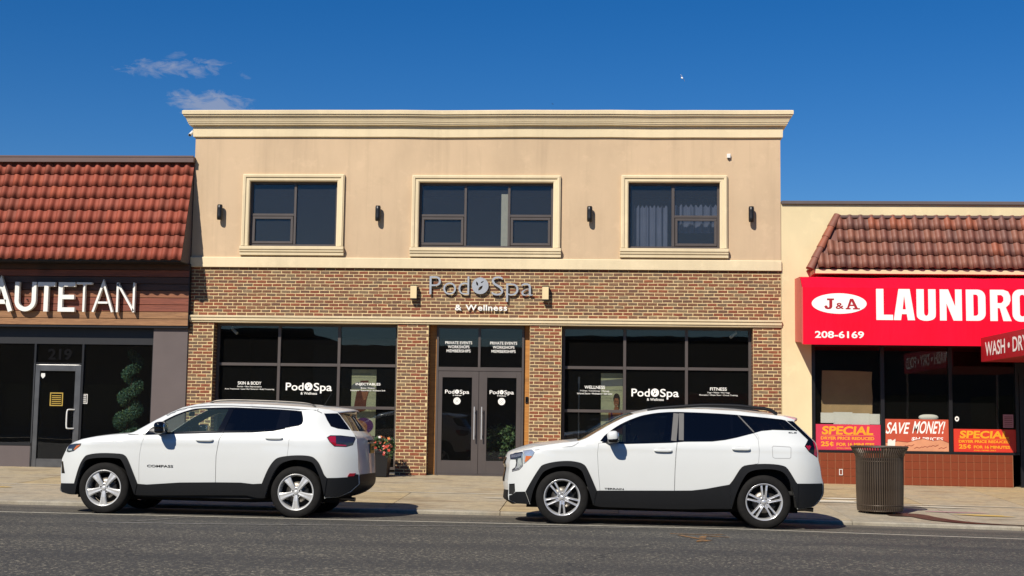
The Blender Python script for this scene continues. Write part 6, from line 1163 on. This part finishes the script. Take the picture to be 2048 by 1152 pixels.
R_ao = smooth([(-0.50, 0.420), (-0.42, 0.568), (-0.315, 0.737), (-0.255, 0.791), (-0.102, 0.831), (0.066, 0.846), (0.189, 0.836), (0.28, 0.807), (0.342, 0.732), (0.466, 0.458)], 3)
R_ai = smooth([(-0.434, 0.25), (-0.391, 0.445), (-0.301, 0.629), (-0.225, 0.713), (-0.057, 0.769), (0.127, 0.772), (0.235, 0.736), (0.297, 0.638), (0.42, 0.26)], 3)
R_ro = smooth([(2.239, 0.578), (2.294, 0.649), (2.372, 0.775), (2.435, 0.831), (2.591, 0.857), (2.778, 0.863), (2.934, 0.847), (3.012, 0.801), (3.120, 0.631), (3.148, 0.606)], 3)
R_ri = smooth([(2.272, 0.25), (2.33, 0.46), (2.424, 0.665), (2.518, 0.76), (2.706, 0.794), (2.878, 0.782), (2.972, 0.736), (3.049, 0.612), (3.125, 0.364), (3.145, 0.285)], 3)
R_glass = [(0.51, 1.125)]+smooth([(0.56, 1.19), (0.675, 1.285), (0.827, 1.378), (1.035, 1.466), (1.226, 1.510), (1.402, 1.530), (1.546, 1.536), (1.785, 1.534), (2.103, 1.525), (2.35, 1.512)], 3)+[(2.58, 1.494), (2.77, 1.478), (2.95, 1.462), (3.005, 1.452), (3.08, 1.39), (3.165, 1.318), (2.787, 1.322), (2.677, 1.311), (2.551, 1.275), (2.328, 1.213), (2.184, 1.181), (2.01, 1.157), (1.632, 1.146), (1.458, 1.128), (0.857, 1.100), (0.55, 1.112)]
R_D1 = [(0.484, 1.088), (0.47, 0.946), (0.487, 0.704), (0.508, 0.50), (0.512, 0.428), (1.505, 0.450), (1.503, 0.50), (1.508, 0.75), (1.522, 1.001), (1.537, 1.126), (1.458, 1.118), (0.857, 1.090), (0.56, 1.098)]
R_D2 = [(1.546, 1.128), (1.531, 1.001), (1.517, 0.75), (1.512, 0.50), (1.514, 0.450), (1.740, 0.457), (1.928, 0.483), (2.12, 0.523), (2.235, 0.55), (2.290, 0.645), (2.370, 0.775), (2.435, 0.834), (2.60, 0.862), (2.625, 0.87), (2.635, 1.03), (2.624, 1.186), (2.577, 1.262), (2.551, 1.265), (2.328, 1.203), (2.184, 1.171), (2.01, 1.147), (1.632, 1.136)]
R_head = [(-0.735, 0.915), (-0.66, 0.935), (-0.556, 0.955), (-0.540, 0.925), (-0.545, 0.76), (-0.597, 0.706), (-0.695, 0.680), (-0.695, 0.711), (-0.651, 0.743), (-0.638, 0.804), (-0.646, 0.848), (-0.728, 0.846)]
R_corner = [(-0.545, 0.968), (-0.43, 0.985), (-0.384, 0.952), (-0.414, 0.890), (-0.505, 0.806), (-0.530, 0.790), (-0.524, 0.912)]
R_int = [(-0.735, 0.511), (-0.657, 0.519), (-0.649, 0.412), (-0.685, 0.375), (-0.735, 0.372)]
R_pil = [(3.03, 1.447), (3.115, 1.442), (3.245, 1.318), (3.35, 1.216), (3.405, 1.15), (3.428, 1.02), (3.425, 0.958), (3.309, 1.030), (3.246, 1.106), (3.305, 1.194), (3.185, 1.312), (3.10, 1.386)]
spR = dict(stations=R_st, zt=[0.20, 0.30, 0.42, 0.55, 0.75, 0.92, 1.02, 1.12, 1.25, 1.40, 1.55, 1.66], yt=[0.850, 0.876, 0.895, 0.906, 0.914, 0.912, 0.905, 0.885, 0.828, 0.755, 0.682, 0.635], Lf=0.68, Af=0.30, Lr=0.45, Ar=0.20, rf=0.055, crease=lambda x: 1.045+0.012*x, flare=((0.03, 0.64, 0.44, 0.26, 0.012), (2.69, 0.66, 0.44, 0.26, 0.012)),
    arch_f=R_ai, arch_r=R_ri, glass_hole=R_glass, door_f=R_D1, door_r=R_D2, cuts=[R_head, R_corner, R_int, R_pil], grille=(4, 8), wb=2.703, rt=0.358, wheel='twin', rear_rot=36, yw=0.905,
    panes=[('front_window', [(0.70, 1.120), (0.69, 1.275)]+smooth([(0.84, 1.362), (1.035, 1.446), (1.226, 1.492), (1.38, 1.510), (1.485, 1.515)], 3)+[(1.440, 1.143), (0.86, 1.114)], 'car_glass_mid'), ('rear_side_window', [(1.648, 1.516), (1.785, 1.516), (2.103, 1.507), (2.262, 1.500), (2.270, 1.214), (2.184, 1.196), (2.01, 1.171), (1.644, 1.162)], 'car_glass_dark'), ('rear_vent_window', [(2.300, 1.498), (2.362, 1.494), (2.530, 1.292), (2.300, 1.222)], 'car_glass_dark'), ('quarter_window', [(2.410, 1.492), (2.58, 1.477), (2.77, 1.462), (2.96, 1.446), (3.06, 1.375), (3.11, 1.333), (2.787, 1.338), (2.677, 1.327), (2.585, 1.300)], 'car_glass_dark')],
    trims=[('wheel_arch_trim', R_ao+list(reversed(R_ai)), 'black_plastic', 0.022), ('wheel_arch_trim', R_ro+list(reversed(R_ri)), 'black_plastic', 0.022), ('sill_trim', [(0.466, 0.455), (0.512, 0.459), (1.503, 0.480), (1.740, 0.487), (1.928, 0.513), (2.12, 0.553), (2.237, 0.576), (2.268, 0.255), (1.896, 0.246), (1.771, 0.236), (1.458, 0.232), (0.514, 0.238), (0.424, 0.26)], 'black_plastic', 0.012), ('bumper_side', [(-0.505, 0.418), (-0.64, 0.410), (-0.69, 0.37), (-0.735, 0.355), (-0.735, 0.30), (-0.62, 0.252), (-0.44, 0.25)], 'black_plastic', 0.010), ('bumper_side', [(3.135, 0.610), (3.30, 0.612), (3.50, 0.616), (3.507, 0.485), (3.465, 0.405), (3.365, 0.308), (3.16, 0.272), (3.145, 0.285)], 'black_plastic', 0.010),
        ('rear_pillar_trim', offset_poly(R_pil, -0.003), 'gloss_black', 0.004), ('tail_lamp_red', [(3.260, 1.108), (3.275, 1.122), (3.295, 1.112), (3.315, 1.122), (3.335, 1.108), (3.30, 1.050)], 'lamp_red', 0.008), ('tail_lamp_red', [(3.372, 1.185), (3.402, 1.145), (3.424, 1.02), (3.420, 0.968), (3.375, 0.995), (3.385, 1.09)], 'lamp_red', 0.008),
        ('head_lamp', offset_poly(R_head, -0.002), 'lamp_dark', 0.004), ('head_lamp_lens', [(-0.715, 0.905), (-0.575, 0.935), (-0.572, 0.90), (-0.65, 0.88), (-0.715, 0.87)], 'lamp_grey', 0.0065), ('head_lamp_lens', [(-0.615, 0.86), (-0.575, 0.87), (-0.565, 0.78), (-0.60, 0.735), (-0.665, 0.712), (-0.63, 0.76)], 'lamp_clear', 0.0068), ('head_lamp_strip', [(-0.562, 0.940), (-0.546, 0.925), (-0.551, 0.765), (-0.60, 0.712), (-0.69, 0.688), (-0.69, 0.697), (-0.605, 0.722), (-0.563, 0.77)], 'lamp_clear', 0.0078), ('corner_lamp', offset_poly(R_corner, -0.002), 'lamp_clear', 0.004), ('side_marker', [(-0.507, 0.90), (-0.42, 0.900), (-0.43, 0.883), (-0.505, 0.815), (-0.518, 0.82)], 'lamp_amber', 0.0068), ('air_vent', offset_poly(R_int, -0.002), 'under_black', -0.02)],
    lines=[('shut_line', [(-0.385, 0.985), (-0.185, 1.010), (0.123, 1.045), (0.180, 1.072), (0.21, 1.10)], 0.006, 'shade_line', 0.0015), ('shut_line', offset_poly([(2.825, 1.103), (3.04, 1.095), (3.058, 1.08), (3.055, 0.958), (3.04, 0.942), (2.84, 0.940), (2.815, 0.955), (2.808, 1.085)], 0)+[(2.825, 1.103), (2.83, 1.103)], 0.006, 'shade_line', 0.0015), ('shut_line', [(2.60, 1.263), (2.62, 1.25), (2.64, 1.19)], 0.004, 'shade_line', 0.0015), ('window_strip', [(0.53, 1.104), (0.857, 1.095), (1.458, 1.123), (1.632, 1.141), (2.01, 1.152), (2.184, 1.176), (2.328, 1.208), (2.551, 1.270), (2.677, 1.308), (2.787, 1.320), (3.16, 1.316)], 0.010, 'gloss_black', 0.004), ('window_seam', [(2.372, 1.512), (2.575, 1.285)], 0.016, 'pillar_grey', 0.003)]
        +[('pillar_trim', [(1.535, 1.520), (1.495, 1.145)], 0.072, 'pillar_grey', 0.001), ('pillar_trim', [(1.607, 1.522), (1.595, 1.155)], 0.066, 'pillar_grey', 0.001)],
    mirror=(0.672, 1.182), mirror_mat='car_white', handle_f=(1.35, 1.010), handle_r=(2.395, 1.052), rail=[(1.15, 1.545), (1.25, 1.580), (1.63, 1.618), (1.95, 1.640), (2.355, 1.640), (2.55, 1.625), (2.79, 1.600), (2.915, 1.535)], rail_y=0.60, rail_r=0.024, rail_mat='black_plastic', plate_x=3.512, texts=[('TERRAIN', 0.568, 0.828, 0.474, 0.496, 'door'), ('SLE', 3.04, 3.155, 1.278, 1.296, 'root')])
plain('lamp_grey', (0.12, 0.12, 0.14), 0.15, 0.3, 40, coat=1.0); plain('shade_line', (0.28, 0.28, 0.28), 0.6, 0.05); plain('pillar_grey', (0.085, 0.082, 0.078), 0.45, 0.06); glass('car_glass_mid', (0.34, 0.40, 0.40), 1.5, 1.0)
car2, c2 = build_car('parked_car', 'white SUV with polished twin-spoke wheels and white mirror parked before the wellness window', spR, (0, 0, 0), (0, 0, 0))
def park(root, X0, Yc, flip=False):
    xm = 1.35; s = -1 if flip else 1; z = 0.5*(road_z(X0, Yc)+road_z(X0+s*2.7, Yc)); za, zb = road_z(X0, Yc-0.8*s), road_z(X0, Yc+0.8*s); pit = (road_z(X0+2.7*s, Yc)-road_z(X0, Yc))/2.7
    root.rotation_euler = (math.atan((zb-za)/1.6), -math.atan(pit), math.pi if flip else 0); root.location = (X0, Yc, road_z(X0, Yc))
park(car1, -6.715, -8.452); park(car2, -0.417, -8.392)
def recolour(o, frm, to):
    if o.type == 'MESH' and any(m == M[frm] for m in o.data.materials):
        o.data = o.data.copy()
        for i_, m in enumerate(o.data.materials):
            if m == M[frm]: o.data.materials[i_] = M[to]
    for ch in o.children: recolour(ch, frm, to)
for src, X0, colr, lab in ((car1, -9.5, 'car_grey', 'dark grey SUV across the street mirrored in the tanning shop glass'), (car2, -3.0, 'car_blue', 'dark blue SUV across the street mirrored in the entrance doors'), (car1, 3.2, 'car_blue', 'dark blue compact SUV across the street mirrored in the wellness window'), (car2, 9.5, 'car_grey', 'dark grey SUV across the street mirrored in the laundromat glass')):
    q = copy_tree(src); q['label'] = lab; recolour(q, 'car_white', colr); park(q, X0, -30.65, True)
